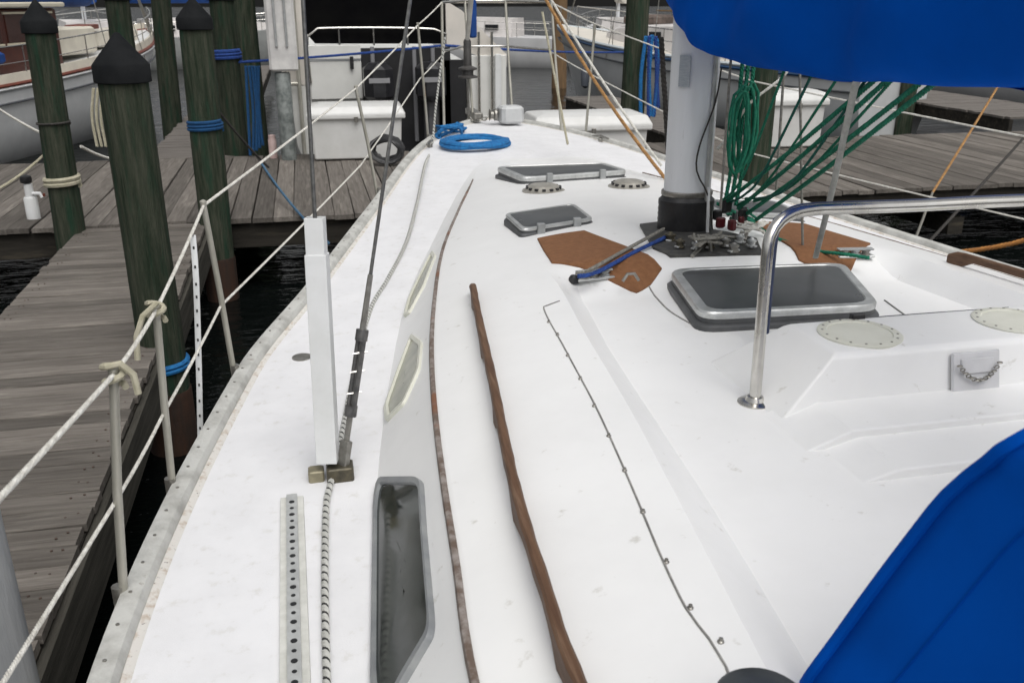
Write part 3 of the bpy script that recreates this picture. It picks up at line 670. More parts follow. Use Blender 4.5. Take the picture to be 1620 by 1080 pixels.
aft_t = at(0, 780, x=-.50); aft_t = tops[0]+(aft_t-tops[0])*2.2; aft_l = at(0, 1080, x=-.58); aft_l = lows[0]+(aft_l-lows[0])*2.4
pu = at(699, 4, y=8.72); pl_ = at(704, 82, y=8.72)
UP = [aft_t]+tops+[pu]; LO = [aft_l]+lows+[pl_]
def seglines(pts, r, name, mat, pitch):
    b = MB()
    for i in range(len(pts)-1):
        for stn in twist(sag(pts[i], pts[i+1], .006, 4), r, pitch): b.tube(stn, r*.58, 5)
    return b.build(name, mat, boat, True)
seglines(UP, .0058, 'lifeline', ropew, .030); seglines(LO, .0052, 'lifeline', ropew, .028)
stbU = [mx(p) for p in UP]; stbL = [mx(p) for p in LO]
seglines(stbU, .0058, 'lifeline', ropew, .04); seglines(stbL, .0052, 'lifeline', ropew, .04)
for t_, l_, k in ((aft_t, aft_l, 1),):
    e_ = edge(t_.y); MB().tube([e_-Vector((.01, 0, .1)), t_], .0115, 10).build('stanchion', stanm, boat, True); MB().tube([mx(e_), mx(t_)], .0115, 10).build('stanchion', stanm, boat, True)
# pulpit
pf = [pu, pu.lerp(Vector((CL, 9.35, 2.74)), .5)+Vector((-.08, .03, 0)), Vector((CL-.2, 9.3, 2.74)), Vector((CL+.2, 9.3, 2.74)), mx(pu.lerp(Vector((CL, 9.35, 2.74)), .5)+Vector((-.08, .03, 0))), mx(pu)]
pm = [Vector((p.x, p.y, p.z-.42)) for p in pf]
pul = MB().tube(smoothpath(pf, .05), .0125, 10).build('pulpit', steel, boat, True)
MB().tube(smoothpath(pm, .05), .0115, 10).build('middle_rail', steel, pul, True)
for p, y_ in ((pu, 8.45), (pf[2], 8.95)):
    for q in (p, mx(p)):
        e_ = edge(y_, -1 if q.x < CL else 1, .05); MB().tube([q, (q+e_)/2+Vector((0, .02, 0)), e_], .0125, 10).build('pulpit_leg', stanm, pul, True)
# bow: furler drum, forestay, windlass, anchor roller
fs0 = Vector((CL-.21, 9.0, 1.66)); fs0 = at(742, 190, y=8.95); fs1 = at(741, 60, y=8.95)
fd_ = (Vector((MX, MY, 12))-fs0); fd_.normalize()
fl = MB().lathe(at(740, 118, y=8.95)-Vector((0, 0, .04)), [(.03, 0), (.095, .01), (.095, .025), (.055, .035), (.055, .075), (.09, .085), (.09, .10), (.04, .12), (.036, .34), (.026, .36)], 20).build('furler_drum', M('furler_plastic', (.035, .033, .032), (.07, .066, .062), rough=.5, scale=15), boat, True)
p0 = at(740, 118, y=8.95)
MB().tube([p0+Vector((0, 0, .3)), p0+Vector((0, -4.7*.12, 1.2)), (MX, MY+.1, 11.8)], [.022, .03, .03], 10).build('furled_sail', M('sail_cloth', (.55, .54, .5), (.42, .4, .36), rough=.8, scale=8), fl, True)
MB().box(p0+Vector((.05, -.02, .50)), (.075, .06, .34), 0, .02).build('furler_strap', canvas2, fl)
MB().tube([p0+Vector((0, 0, -.03)), fs0], .012, 8).build('furler_toggle', steeldull, fl, True)
wl = MB().box((1.90, 8.72, zd(8.7)+.12), (.22, .20, .16), R(8), .03).build('windlass', M('windlass_cover', (.55, .56, .56), (.45, .46, .46), rough=.5, scale=8), boat)
MB().lathe((1.765, 8.72, zd(8.7)+.12), [(.055, 0), (.055, .02), (.035, .03), (.035, .055), (.055, .065)], 16, axis=(-1, 0, 0)).build('gypsy', steeldull, wl, True)
MB().box((1.62, 9.12, 1.70), (.09, .5, .06), 0, .01).build('anchor_roller', steeldull, boat); MB().box((1.92, 9.16, 1.685), (.12, .45, .05), 0, .01).build('anchor_roller', greypl, boat)
for k in range(9):
    a = fs0.lerp(Vector((1.80, 8.72, 1.76)), k/8.)+Vector((0, 0, -.03*math.sin(k/8*3.14)))
    MB().tube([a+Vector((.022*math.cos(j*.785), .016*math.sin(j*.785)*(k % 2), .016*math.sin(j*.785)*((k+1) % 2))) for j in range(9)], .006, 5).build('chain_link', steeldull, boat, True)
for sg in (-1, 1):
    e_ = edge(7.9, sg, .10); c_ = MB().box(e_+Vector((0, 0, .02)), (.035, .05, .05), R(14)*-sg, .006).build('mooring_cleat', steeldull, boat)
    MB().tube([e_+Vector((.04*sg, -.11, .05)), e_+Vector((0, 0, .06)), e_+Vector((-.04*sg, .11, .05))], [.008, .013, .008], 8).build('cleat_horn', steeldull, c_, True)

# boom (inside the cover) -------------------------------------------------------
MB().tube([(MX, MY-.1, 2.66), (MX, -2.6, 2.66)], .075, 14).build('boom', mastm, boat, True)
# ------------------------------------------------------------------ canvas things lying on the boat
rings = []; K = 44
ycov = [4.56, 4.53, 4.5]+[4.45-.07*i for i in range(60)]+[.2, 0, -.3, -.6, -.9, -1.2, -1.5, -1.8, -2.1, -2.4]
zbot = pchip([(-2.4, 2.53), (2.1, 2.53), (3.0, 2.49), (3.6, 2.505), (4.0, 2.56), (4.3, 2.64), (4.5, 2.72), (4.56, 2.76)])
hw = pchip([(-2.4, .17), (2, .19), (3.2, .20), (3.9, .205), (4.2, .205), (4.45, .165), (4.56, .08)])
for i, y in enumerate(ycov):
    zb, w = zbot(y), hw(y); ring = []; H_ = .62+.12*max(0, (y-3.2)/1.2) if y > 3.2 else .62
    for k in range(K):
        a = 2*math.pi*k/K; x = w*math.copysign(abs(math.sin(a))**.7, math.sin(a))*(1 if math.cos(a) < 0 else max(.35, 1-.55*max(0, math.cos(a)))); zc = (1-math.cos(a))/2
        z = zb+H_*((1+math.copysign(abs(math.cos(a))**.75, math.cos(a)))/2)
        wr = .026*math.sin(y*4.3+z*10+2*math.sin(y*2.3))+.022*math.sin(y*8.5-z*13+1.5*math.sin(z*7))+.010*math.sin(y*19+z*21+2*math.sin(y*5))
        lowf = max(0., 1-(z-zb)/.45)
        ring.append((MX+x*(1+wr*2.2)+(wr if x < 0 else -wr)*1.3, y, z+.006*math.sin(y*11+k)*lowf))
    rings.append(ring)
sc = tag(MB().loft(rings, True, True).build('sail_cover', blue, None, True), 'bright blue canvas sail cover wrapped along the boom and mast', 'sail cover')
sb = sc.modifiers.new('smooth', 'SUBSURF'); sb.levels = 1; sb.render_levels = 2
rr = [[(p[0]*1, p[1], p[2]) for p in r] for r in rings]
MB().tube(smoothpath([(r[K//2-1][0]-.0, r[0][1], min(q[2] for q in r)+.012) for r in rings], .08), .006, 6).build('hem', M('blue_hem', (.0003, .06, .36), rough=.9, spec=.02), sc, True)
# dodger
hp_ = [Vector((.865, 1.24, 1.56)), at(1275, 1080, z=1.66), at(1330, 1004, z=1.78), at(1380, 935, z=1.89), at(1440, 856, z=2.0), at(1500, 782, z=2.10), at(1560, 733, z=2.17), at(1620, 692, z=2.225), Vector((1.02, .86, 2.30)), Vector((1.30, .80, 2.355)), Vector((CL, .77, 2.375))]
hp_ = smoothpath(hp_, .03); hoop = hp_+[Vector((2*CL-p.x, p.y, p.z)) for p in reversed(hp_[:-1])]
rings = []; ND = 44
for k in range(ND+1):
    t = k/ND; sg_ = math.sin(t*math.pi*2)**2
    ring = []
    for i, p in enumerate(hoop):
        o_ = (p-Vector((CL, p.y, 1.7))).normalized(); u = i/(len(hoop)-1)
        wv = -.026*sg_+.005*math.sin(u*34+t*9)*min(1, t*6)+.009*math.sin(t*27+u*19)*sg_+.005*math.sin(t*50-u*33)*sg_
        ring.append(p+Vector((0, -1.75*t+(p.y-.77)*-.35*t, .04*math.sin(t*math.pi)*min(1, max(0, (p.z-1.7)/.5))))+o_*wv)
    rings.append(ring)
dg = tag(MB().loft(rings, False).build('dodger', blue, None, True), 'blue canvas dodger stretched over the companionway beside the winch', 'dodger')
sm_ = dg.modifiers.new('thick', 'SOLIDIFY'); sm_.thickness = .005
MB().tube(hoop, .011, 8).build('front_hem', blue, dg, True)
for kk in (3, ND//2, ND-3): MB().tube([q+Vector((0, 0, .001)) for q in rings[kk]], .0028, 5).build('seam', MATS['blue_hem'], dg, True)
for kk in (0, ND//2, ND): MB().tube([q-(q-Vector((CL, q.y, 1.7))).normalized()*.016 for q in rings[kk]], .011, 8).build('frame_bow', steel, dg, True)
# blue rope coil on the bow
b = MB(); cpt = at(752, 228, z=1.60)
def coilpts(c, rx, ry, turns, dz_, rot, j=.02):
    out = []
    for i in range(int(turns*22)):
        a = i/22*2*math.pi; k = 1-.05*(i/22 % 5)+j*math.sin(a*2.3)
        x, y = rx*k*math.cos(a), ry*k*math.sin(a); out.append(c+Vector((x*math.cos(rot)-y*math.sin(rot), x*math.sin(rot)+y*math.cos(rot), dz_*i/22+.006*math.sin(a*3.1))))
    return out
cz_ = dz(abs(CL-cpt.x), cpt.y)
co = coilpts(Vector((cpt.x, cpt.y, cz_+.016)), .30, .30, 9, .0035, .2)
cl_ = tag(rope('rope_coil', co, .017, ropeb), 'flat coil of blue rope on the foredeck', 'rope coil')
# loose blue rope piled by the pulpit
hp = at(712, 212, y=8.35); pts = []
for i in range(60):
    a = i*.55; pts.append(hp+Vector((.13*math.cos(a)+random.uniform(-.03, .03), .13*math.sin(a*1.1), -.05+.11*abs(math.sin(a*.41))+random.uniform(0, .03))))
tag(rope('rope_bundle', pts, .013, ropeb), 'tangled bundle of blue rope heaped against the pulpit leg', 'rope')
# furling line along the side deck
fl_px = [(700, 78, 2.30), (692, 150, 1.95), (683, 232, 1.56)]
pts = [at(704, 60, y=8.6), at(697, 110, y=8.5), at(690, 165, y=8.3), at(683, 232, z=1.56)]
for px, py in [(672, 262), (660, 320), (643, 382), (614, 440), (590, 480), (574, 530)]:
    p = at(px, py, z=1.42); p = at(px, py, z=dk(min(p.x, CL), p.y)+.012); pts.append(p)
for px, py in [(558, 600), (540, 690), (524, 760), (516, 800), (514, 900), (515, 1000), (517, 1080), (520, 1200)]:
    p = at(px, py, z=1.32); pts.append(at(px, py, z=dk(p.x, p.y)+.011))
sts = twist(pts, .0095, .034, 3)
b = MB(); b.tube(sts[0], .0064, 5); b.tube(sts[1], .0064, 5)
fl2 = tag(b.build('furling_line', M('grey_white_rope', (.52, .52, .49), (.40, .40, .37), rough=.9, scale=40), None, True), 'grey flecked furling line led aft along the side deck past the turnbuckle', 'rope')
b = MB(); b.tube(sts[2], .0050, 5); b.build('fleck_strand', ropek, fl2, True)
# cream knots on the stanchion tops
for i, (nm, k) in enumerate((('first', 0), ('second', 1))):
    c = tops[k]; pts = [c+Vector((.022*math.cos(j*.7), .022*math.sin(j*.7), -.035+.0042*j)) for j in range(16)]
    pts += [c+Vector((.01, -.03, .03)), c+Vector((-.03, -.05, .0)), c+Vector((-.055, -.05, -.06)), c+Vector((-.06, -.06, -.13))] if k == 1 else [c+Vector((.02, -.01, .03)), c+Vector((.045, -.01, .0)), c+Vector((.05, -.012, -.05))]
    tag(rope('rope_knot', pts, .0085, ropec), ['cream rope knotted on the stanchion nearest the smooth grey piling', 'cream rope knot with a hanging loop on a stanchion beside the thick piling'][k], 'rope')
pts = [at(305, 372, y=3.35), at(310, 440, y=3.3), at(314, 560, y=3.3), at(317, 690, y=3.3)]
b = MB(); b.tube(smoothpath(pts, .05), .0105, 8, sq=.4); o = tag(b.build('strap', pvc, None, True), 'white strap with a row of dark holes hanging from the lifeline', 'strap')
b = MB(); P = smoothpath(pts, .026)
for p in P[::2]: b.box(p+Vector((.0, -.0048, 0)), (.006, .003, .01))
tag(b.build('strap_holes', ropek, o), kind='stuff')
# lines at the mast ---------------------------------------------------------------
b0 = at(1060, 372, z=1.70); b1 = at(945, 430, z=1.69)
tag(rope('control_line', [b0, b0.lerp(b1, .5)+Vector((0, 0, .005)), b1, at(915, 437, z=1.69)], .0095, ropedb, None, .04), 'dark blue control line led from mast foot to the deck organiser', 'rope')
b0 = at(1050, 362, z=1.71); b1 = at(930, 428, z=1.70)
tag(rope('control_line', [b0, b0.lerp(b1, .5), b1, at(912, 432, z=1.69)], .0085, ropegr, None, .04), 'grey control line running beside the blue one over the tan pad', 'rope')
vt = thing('vang_tackle', (MX, MY-.2, 1.75), 'green rope tackle stretched from the mast foot up to the boom', 'tackle')
for (px, py), (qx, qy) in [((1150, 318), (1386, 125)), ((1168, 330), (1406, 125)), ((1182, 338), (1464, 125)), ((1196, 348), (1487, 125))]:
    a = at(px, py, y=MY-.25); c = at(qx, qy, x=1.81); rope('rope_fall', [a, a.lerp(c, .5)-Vector((0, 0, .01)), c+(c-a)*.04], .0095, ropeg, vt, .05)
for px, py in ((1150, 325), (1175, 340)):
    MB().box(at(px, py, y=MY-.24), (.06, .03, .07), .4, .012).build('block', blackm, vt)
pts = [at(1135, 322, y=4.0), at(1180, 345, z=1.74), at(1225, 375, z=1.69), at(1290, 396, z=1.68), at(1335, 402, z=1.69), at(1375, 408, z=1.69)]
tag(rope('green_line', pts, .0085, ropeg, None, .05), 'green line led from the mast foot to the far deck organiser', 'rope')
for i in range(3):
    x0 = 1168+i*9; pts = [at(x0+9, 70, y=4.05), at(x0+4, 128, y=4.05), at(x0-4, 200, y=4.05), at(x0-12, 270, y=4.05), at(x0-22, 325, y=4.05)]
    tag(rope('halyard_tail', pts, .010, ropeg, None, .05), 'green halyard tail hanging behind the mast', 'rope', 'green halyard tails')
for i, (p_, q_, r_) in enumerate([((1158, 70), (1140, 330), .006), ((1242, 85), (1228, 300), .006), ((1265, 90), (1270, 390), .006)]):
    a, c = at(*p_, y=3.75), at(*q_, y=3.72); tag(rope('flag_halyard', [a, c], r_, ropegr), 'thin grey line hanging from boom to deck beside the tackle', 'rope', 'thin grey lines under the boom')
a, c = at(1358, 112, x=1.74), at(1288, 412, z=1.67); c = at(1290, 408, y=3.5)
b = MB(); b.tube(smoothpath([a, a.lerp(c, .55)+Vector((.005, 0, 0)), c], .1), [.006]*1+[.012]*(len(smoothpath([a, a.lerp(c, .55), c], .1))-1), 8, sq=.35)
tag(b.build('boom_strap', M('strap_webbing', (.50, .50, .47), (.38, .38, .35), rough=.8, scale=30), None, True), 'pale webbing strap running from the boom down to the big hatch', 'strap')
# ropes slanting from the forestay to the side deck
q1, q2 = at(1052, 282, z=1.60), at(858, -10, y=7.6)
tag(rope('jib_sheet', sag(q2, q1, .06, 8), .013, ropet, None, .06), 'thick tan jib sheet slanting down to the foot of the mast', 'rope')
q1, q2 = at(1046, 262, y=5.9), at(866, -10, y=7.4)
tag(rope('jib_sheet', sag(q2, q1, .03, 8), .010, ropew, None, .06), 'thin white jib sheet slanting down beside the tan one', 'rope')
q1, q2 = at(1058, 255, y=4.6), at(1046, 60, y=4.6)
tag(rope('spare_line', [q2, q2.lerp(q1, .5), q1], .014, ropedk, None, .07), 'dark rope hanging against the front of the mast', 'rope')

# loose lines heaped at the mast foot
for i, (m_, lab) in enumerate(((ropeg, 'loose green line tangled round the mast foot'), (ropegr, 'loose grey line tangled on the collar plate'), (ropew, 'loose white line coiled beside the mast boot'))):
    c_ = at((1172, 1120, 1190)[i], (352, 392, 372)[i], z=1.70); pts = []
    for k in range(46):
        a = k*.62+i; pts.append(c_+Vector(((.09-.0009*k)*math.cos(a)+random.uniform(-.02, .02), .06*math.sin(a*1.13)+random.uniform(-.015, .015), .012+.035*abs(math.sin(a*.37))+random.uniform(0, .012))))
    tag(rope('loose_line', pts, .0065, m_), lab, 'rope')

# more slack lines under the boom and at the mast
rq = random.Random(3)
for i in range(5):
    a = at(1140+i*13, 322+rq.uniform(-8, 10), y=4.0); c = at(1246+i*48, 98, x=1.80); mid = a.lerp(c, .5)-Vector((0, 0, rq.uniform(.06, .16)))
    tag(rope('slack_line', [a, a.lerp(mid, .5)-Vector((0, 0, .03)), mid, c], .006, ropeg if i % 2 == 0 else M('teal_rope', (.012, .13, .10), (.008, .08, .06), rough=.9, scale=50), None, .04), 'slack green line drooping between the mast foot and the boom', 'rope', 'slack green lines under the boom')
for i in range(3):
    c = at(1172+i*7, 150, y=3.95+.03*i); pts = []
    for k in range(26):
        a = k/25*2*math.pi*2; pts.append(c+Vector((.045*math.sin(a)+rq.uniform(-.008, .008), .02*math.cos(a*.5), -.17+.19*math.cos(a)+.02*i)))
    tag(rope('halyard_coil', pts, .0075, ropeg), 'green halyard coiled and hung behind the mast', 'rope coil', 'green halyard coils')
a, c = at(1135, 236, y=4.0), at(1240, 120, y=4.0)
tag(rope('white_line', [a, at(1160, 205, y=4.0), at(1185, 165, y=4.0), c, at(1262, 85, y=4.0)], .0065, ropew, None, .03), 'white line curving up behind the mast past the green coils', 'rope')

# ================================================================== THINGS ON THE DOCKS
def dockbox(c, w, d, h, rz, label, lidover=.04):
    t = thing('dock_box', (c[0], c[1], DZ), label, 'dock box', 'white dock boxes', rz)
    z0 = .02; k = .94
    ring = lambda a, b_, z: [(-a, -b_, z), (a, -b_, z), (a, b_, z), (-a, b_, z)]
    b = MB(); b.loft([ring(w/2*k, d/2*k, z0), ring(w/2*.985, d/2*.985, h*.74), ring(w/2, d/2, h*.76)], True, True); o = b.build('body', boxw, t, loc=(0, 0, 0)); o.modifiers.new('r', 'BEVEL').width = .02
    L_ = lidover; b = MB(); b.loft([ring(w/2+L_, d/2+L_, h*.75), ring(w/2+L_, d/2+L_, h*.84), ring(w/2+L_-.05, d/2+L_-.06, h*.965), ring(w/2*.8, d/2*.5, h)], True, True); o2 = b.build('lid', boxw, t, loc=(0, 0, 0)); m_ = o2.modifiers.new('r', 'BEVEL'); m_.width = .018; m_.segments = 2
    MB().box((0, -d/2-L_-.006, h*.75), (.05, .02, .07), 0, .004).build('hasp', steeldull, t, loc=(0, 0, 0))
    b = MB()
    for sx in (-1, 1): b.box((sx*w*.36, 0, .01), (.08, d*.85, .03))
    b.build('skids', beam, t, loc=(0, 0, 0))
    return t
bx = at(570, 256, z=DZ); dockbox((bx.x-.0, bx.y+.42), 1.20, .66, .72, R(-3), 'white dock box with a dark hose heap leaning on its front')
bx = at(962, 300, z=DZ); dockbox((bx.x, bx.y+.95), 1.35, .7, .76, R(-2), 'white dock box directly behind the bow and mast')
bx = at(1262, 236, z=DZ); dockbox((bx.x, bx.y+.35), .80, .62, .80, R(-4), 'tall narrow white dock box beside the dark green piling')
# dark hose heap
hb0 = at(613, 262, z=DZ); pts = []
for i in range(150):
    a = i*.42; k = 1-.35*(i/150); pts.append(hb0+Vector((.22*k*math.cos(a)+random.uniform(-.015, .015), .10*math.sin(a*.97)*k+.02, .20+.17*k*math.sin(a)+random.uniform(-.01, .01))))
tag(rope('hose_coil', pts, .017, blackm), 'black coiled hose standing against the white dock box', 'hose')
# water tap on the dock
tp_ = at(54, 346, z=DZ); t = thing('water_tap', tp_, 'white pipe water tap with black handle standing on the dock', 'tap')
MB().lathe(tp_, [(.062, 0), (.062, .20), (.055, .215), (.04, .22), (.04, .34), (.02, .345)], 18).build('pipe', pvc, t, True)
MB().lathe(tp_+Vector((-.01, 0, .345)), [(.02, 0), (.05, .01), (.055, .04), (.05, .07), (.02, .08)], 14).build('handle', blackm, t, True)
MB().tube([tp_+Vector((.03, -.02, .25)), tp_+Vector((.10, -.03, .25)), tp_+Vector((.115, -.03, .21))], .018, 9).build('spout', pvc, t, True)
MB().box(tp_+Vector((.135, -.03, .235)), (.02, .03, .03), 0, .004).build('valve', redtrim, t)
# power post in front of the motor yacht
pp = at(458, 253, z=DZ); t = thing('dock_post', pp, 'galvanised grey dock post carrying a white power cabinet', 'post')
MB().lathe(pp, [(.10, 0), (.10, 1.1), (.09, 1.12)], 14).build('sleeve', M('galvanised', (.24, .26, .25), (.11, .125, .12), rough=.6, metal=.3, scale=9, lo=.4, hi=.6), t, True)
fw_ = M('fender_white', (.66, .65, .63), (.52, .51, .5), rough=.5, scale=6)
MB().box(pp+Vector((.03, 0, 1.62)), (.36, .25, .95), 0, .03).build('meter_cabinet', fw_, t)
for dx in (-.07, .06): MB().box(pp+Vector((.03+dx, -.14, 1.75)), (.03, .03, .62), 0, .006).build('cabinet_rib', greypl, t)
MB().box(pp+Vector((.03, -.01, 2.12)), (.42, .3, .05), 0, .01).build('cabinet_roof', fw_, t)
pe = at(433, 250, z=DZ); MB().box(pe+Vector((0, 0, .15)), (.1, .1, .3), 0, .01)
t2 = tag(MB().lathe(pe, [(.055, 0), (.055, .24), (.045, .26), (.05, .30), (.02, .31)], 12).build('pipe_stub', M('pink_pipe', (.55, .42, .40), (.4, .28, .26), rough=.6, scale=10), None, True), 'short pinkish capped pipe on the dock beside the galvanised post', 'pipe')

# mooring ropes ---------------------------------------------------------------
def line(name, a, c, s, r, m, label, pitch=None, group=None):
    return tag(rope(name, sag(a, c, s, 10), r, m, None, pitch), label, 'rope', group)
line('mooring_line', at(352, 100, y=13.2), at(702, 72, y=13.9), .02, .018, ropedb, 'dark blue mooring line strung level in front of the motor yacht', .09)
line('mooring_line', at(702, 72, y=13.9), at(1010, 82, y=22), .05, .02, ropedb, 'blue mooring line carried on towards the sloop', .12)
line('mooring_line', at(345, 175, y=9.0), at(425, 265, y=9.6), .02, .012, ropedk, 'dark rope slanting down from the blue-wrapped piling', .06)
line('mooring_line', at(413, 258, y=10.6), at(520, 385, y=8.2), .06, .013, M('faded_blue_rope', (.07, .16, .26), (.05, .11, .18), rough=.9, scale=30), 'faded blue line crossing the dock edge towards our bow', .06)
line('mooring_line', at(398, 235, y=12.9), at(478, 345, y=9.1), .05, .009, ropedk, 'thin dark line lying across the dock planks', .06)
for i in range(5):
    x0 = 392+i*5; a = at(x0-3, 105, y=13.05); c = at(x0+4, 246-4*i, y=13.0)
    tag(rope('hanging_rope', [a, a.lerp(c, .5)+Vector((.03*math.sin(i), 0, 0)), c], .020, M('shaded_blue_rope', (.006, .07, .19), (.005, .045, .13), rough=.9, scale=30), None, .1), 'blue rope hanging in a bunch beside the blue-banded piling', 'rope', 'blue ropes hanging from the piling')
for i in range(3):
    x0 = 146+i*7; a = at(x0+2, 140, y=13.1); c = at(x0+8, 232, y=13.1); tag(rope('hanging_rope', [a, a.lerp(c, .5)+Vector((-.04, 0, 0)), c], .02, ropec, None, .09), 'cream rope loop hanging behind the thick green piling', 'rope', 'cream ropes behind the thick piling')
line('mooring_line', at(-5, 170, y=14.5), at(88, 222, y=9.0), .02, .014, ropew, 'white mooring line from the wooden ketch to the corner piling', .06)
line('mooring_line', at(128, 232, y=9.1), at(182, 252, y=12.0), .02, .014, ropew, 'white line passing behind the thick green piling', .06)
line('mooring_line', at(86, 228, y=9.1), at(-5, 300, y=8.6), .03, .012, ropec, 'cream line slanting down from the corner piling across dock', .05)
line('dock_line', at(1604, 95, y=8.9), at(1475, 305, y=7.4), .01, .012, ropet, 'tan rope slanting across the right hand dock planks', .06)
line('dock_line', at(1475, 305, y=7.4), at(1445, 385, y=6.0), .01, .011, ropegr, 'grey end of rope dropping below the dock edge', .06)
line('dock_line', at(1640, 195, y=8.0), at(1468, 384, y=5.8), .01, .012, ropedk, 'dark rope slanting parallel beyond the tan rope', .06)
line('dock_line', at(1375, 386, y=5.4), at(1680, 362, y=4.6), .10, .016, ropeo, 'orange rope sagging low over the dark water', .07)
line('dock_line', at(858, 20, y=8.0), at(898, 228, y=6.9), .0, .010, ropec, 'short cream line running up from the starboard toe rail', .06)
# blue rope hank on the piling behind the mast
for i in range(6):
    x0 = 1014+i*5; a = at(x0+8, 62+random.uniform(-6, 4), y=13.05); c = at(x0+random.uniform(-2, 8), 178+random.uniform(-12, 12), y=13.0)
    tag(rope('hanging_rope', [a, a.lerp(c, .5)+Vector((random.uniform(-.05, .05), 0, 0)), c], .028, ropedb if i % 2 else ropeb, None, .12), 'blue rope hank hanging on the brown piling behind the mast', 'rope', 'blue rope hank behind the mast')

# ================================================================== NEIGHBOURING BOATS
def hullrings(L, B, z0, z1, zk=-.5, full=.6, over=.12, stern=.72):
    st = []; N_ = 24
    for i in range(N_+1):
        t = i/N_; y = -L/2+L*t
        w = B/2*(stern+(1-stern)*math.sin(min(1, t/.5)*math.pi/2))*(1 if t < .5 else max(.012, 1-((t-.5)/.5)**2.3))
        z = z0+(z1-z0)*(.25*t+.75*t*t) if True else z0
        st.append((y, w, z, t))
    return st
def hull_part(t, L, B, z0, z1, mat, name='hull', over=.10):
    st = hullrings(L, B, z0, z1); rr = []
    for y, w, z, u in st:
        col = []
        for k in range(6):
            f = k/5.; zz = z-(z+.35)*f; ww = w*(1-.10*f-.35*f**4-.5*max(0, (u-.6)/.4)*f); yy = y-over*L*max(0, (u-.75)/.25)*f
            col.append((max(ww, .006), yy, zz))
        rr.append([(-c[0], c[1], c[2]) for c in col]+[(c[0], c[1], c[2]) for c in reversed(col)])
    o = MB().loft(rr, True, True).build(name, mat, t, True, loc=(0, 0, 0))
    return o, st
def deck_part(t, st, mat, dz_=-.06):
    rr = [[(-w*.97, y, z+dz_), (0, y, z+dz_+.04), (w*.97, y, z+dz_)] for y, w, z, u in st]
    return MB().loft(rr, False).build('deck', mat, t, True, loc=(0, 0, 0))
def rubrail(t, st, mat, dz_, r, name='rubbing_strake'):
    for sg in (-1, 1): MB().tube([(sg*(w+.005), y, z+dz_) for y, w, z, u in st], r, 6).build(name, mat, t, True, loc=(0, 0, 0))
def P_(b, name, m, t, sm=False): return b.build(name, m, t, sm, loc=(0, 0, 0))
def rails(t, st, h, every=2, m=steel):
    for sg in (-1, 1):
        pts = [(sg*w*.96, y, z+h) for y, w, z, u in st[1:-1]]; P_(MB().tube(pts, .014, 6), 'guard_rail', m, t, True)
        P_(MB().tube([(x, y, z-h*.45) for x, y, z in pts], .009, 6), 'guard_rail', m, t, True)
        for p in pts[::every]: P_(MB().tube([p, (p[0], p[1], p[2]-h)], .013, 6), 'rail_post', m, t, True)
# --- wooden-trimmed ketch on the left
hd_ = math.atan2(.27, .963)
k = thing('ketch', (-5.75, 21.6, 0), 'white ketch with varnished red-brown deckhouse and blue covers', 'sailboat', None, -hd_)
h_, st = hull_part(k, 12.6, 3.7, 1.28, 2.0, M('ketch_hull', (.74, .75, .75), (.62, .63, .63), rough=.35, scale=1.5))
deck_part(k, st, M('cream_deck', (.60, .56, .46), (.52, .48, .39), rough=.7, scale=3)); rubrail(k, st, redtrim, .0, .035, 'cap_rail'); rubrail(k, st, M('grey_stripe', (.07, .075, .085), rough=.5), -.30, .02, 'stripe'); rubrail(k, st, pvc, -.06, .03)
b = MB()
for sg in (-1, 1): b.add([(sg*w*.985, y, z-.05) for y, w, z, u in st]+[(sg*w*.965, y, z+.17) for y, w, z, u in st]+[(sg*w*.93, y, z+.17) for y, w, z, u in st]+[(sg*w*.95, y, z-.05) for y, w, z, u in st], [(i+j*len(st), i+1+j*len(st), i+1+(j+1)*len(st), i+(j+1)*len(st)) for j in range(3) for i in range(len(st)-1)])
P_(b, 'bulwark', M('cream_bulwark', (.66, .62, .52), (.56, .52, .44), rough=.5, scale=3), k)
dh = P_(MB().box((0, -2.2, 2.02), (2.3, 3.8, 1.15), 0, .05), 'deckhouse', varnish, k)
P_(MB().box((0, -2.2, 2.66), (2.55, 4.1, .09), 0, .03), 'deckhouse_roof', M('cream_roof', (.62, .58, .47), (.55, .51, .41), rough=.5, scale=3), k)
for y in (-3.6, -2.7, -1.8, -.9):
    for sg in (-1, 1):
        w_ = MB().box((sg*1.152, y, 2.25), (.03, .72, .5), 0, .01).build('window', M('dark_red_glass', (.03, .008, .006), (.05, .015, .01), rough=.2, scale=4), dh); w_.location = (0, 0, 0)
        for dzv in (-.27, .27): MB().box((sg*1.16, y, 2.25+dzv), (.03, .8, .035)).build('window_trim', M('cream_trim', (.60, .55, .42), rough=.5), w_).location = (0, 0, 0)
P_(MB().box((0, .6, 1.93), (1.9, 2.0, .55), 0, .06), 'cabin', M('cream_bulwark', (.6, .6, .6)), k)
P_(MB().box((0, 3.3, 1.9), (1.3, 2.2, .36), 0, .06), 'fore_cabin', M('cream_bulwark', (.6, .6, .6)), k)
P_(MB().box((.5, 1.9, 2.18), (.5, .8, .10), R(10), .02), 'grab_box', redtrim, k)
P_(MB().tube([(.15, -4.4, 2.95), (.15, -2, 2.93), (.15, 1.2, 2.86), (.15, 2.9, 2.80), (.15, 3.15, 2.78)], [.25, .3, .27, .2, .08], 12), 'sail_cover', canvas2, k, True)
P_(MB().lathe((.95, -3.9, 1.9), [(.3, 0), (.33, .2), (.33, .7), (.25, .85), (.05, .9)], 14), 'covered_wheel', canvas2, k, True)
P_(MB().box((1.2, -2.9, 1.78), (.35, .5, .2), 0, .06), 'blue_bag', canvas2, k)
P_(MB().tube([(0, 1.4, 1.4), (0, 1.4, 12)], .09, 12), 'mast', M('cream_spar', (.55, .5, .38), rough=.5), k, True)
rails(k, st, .62)
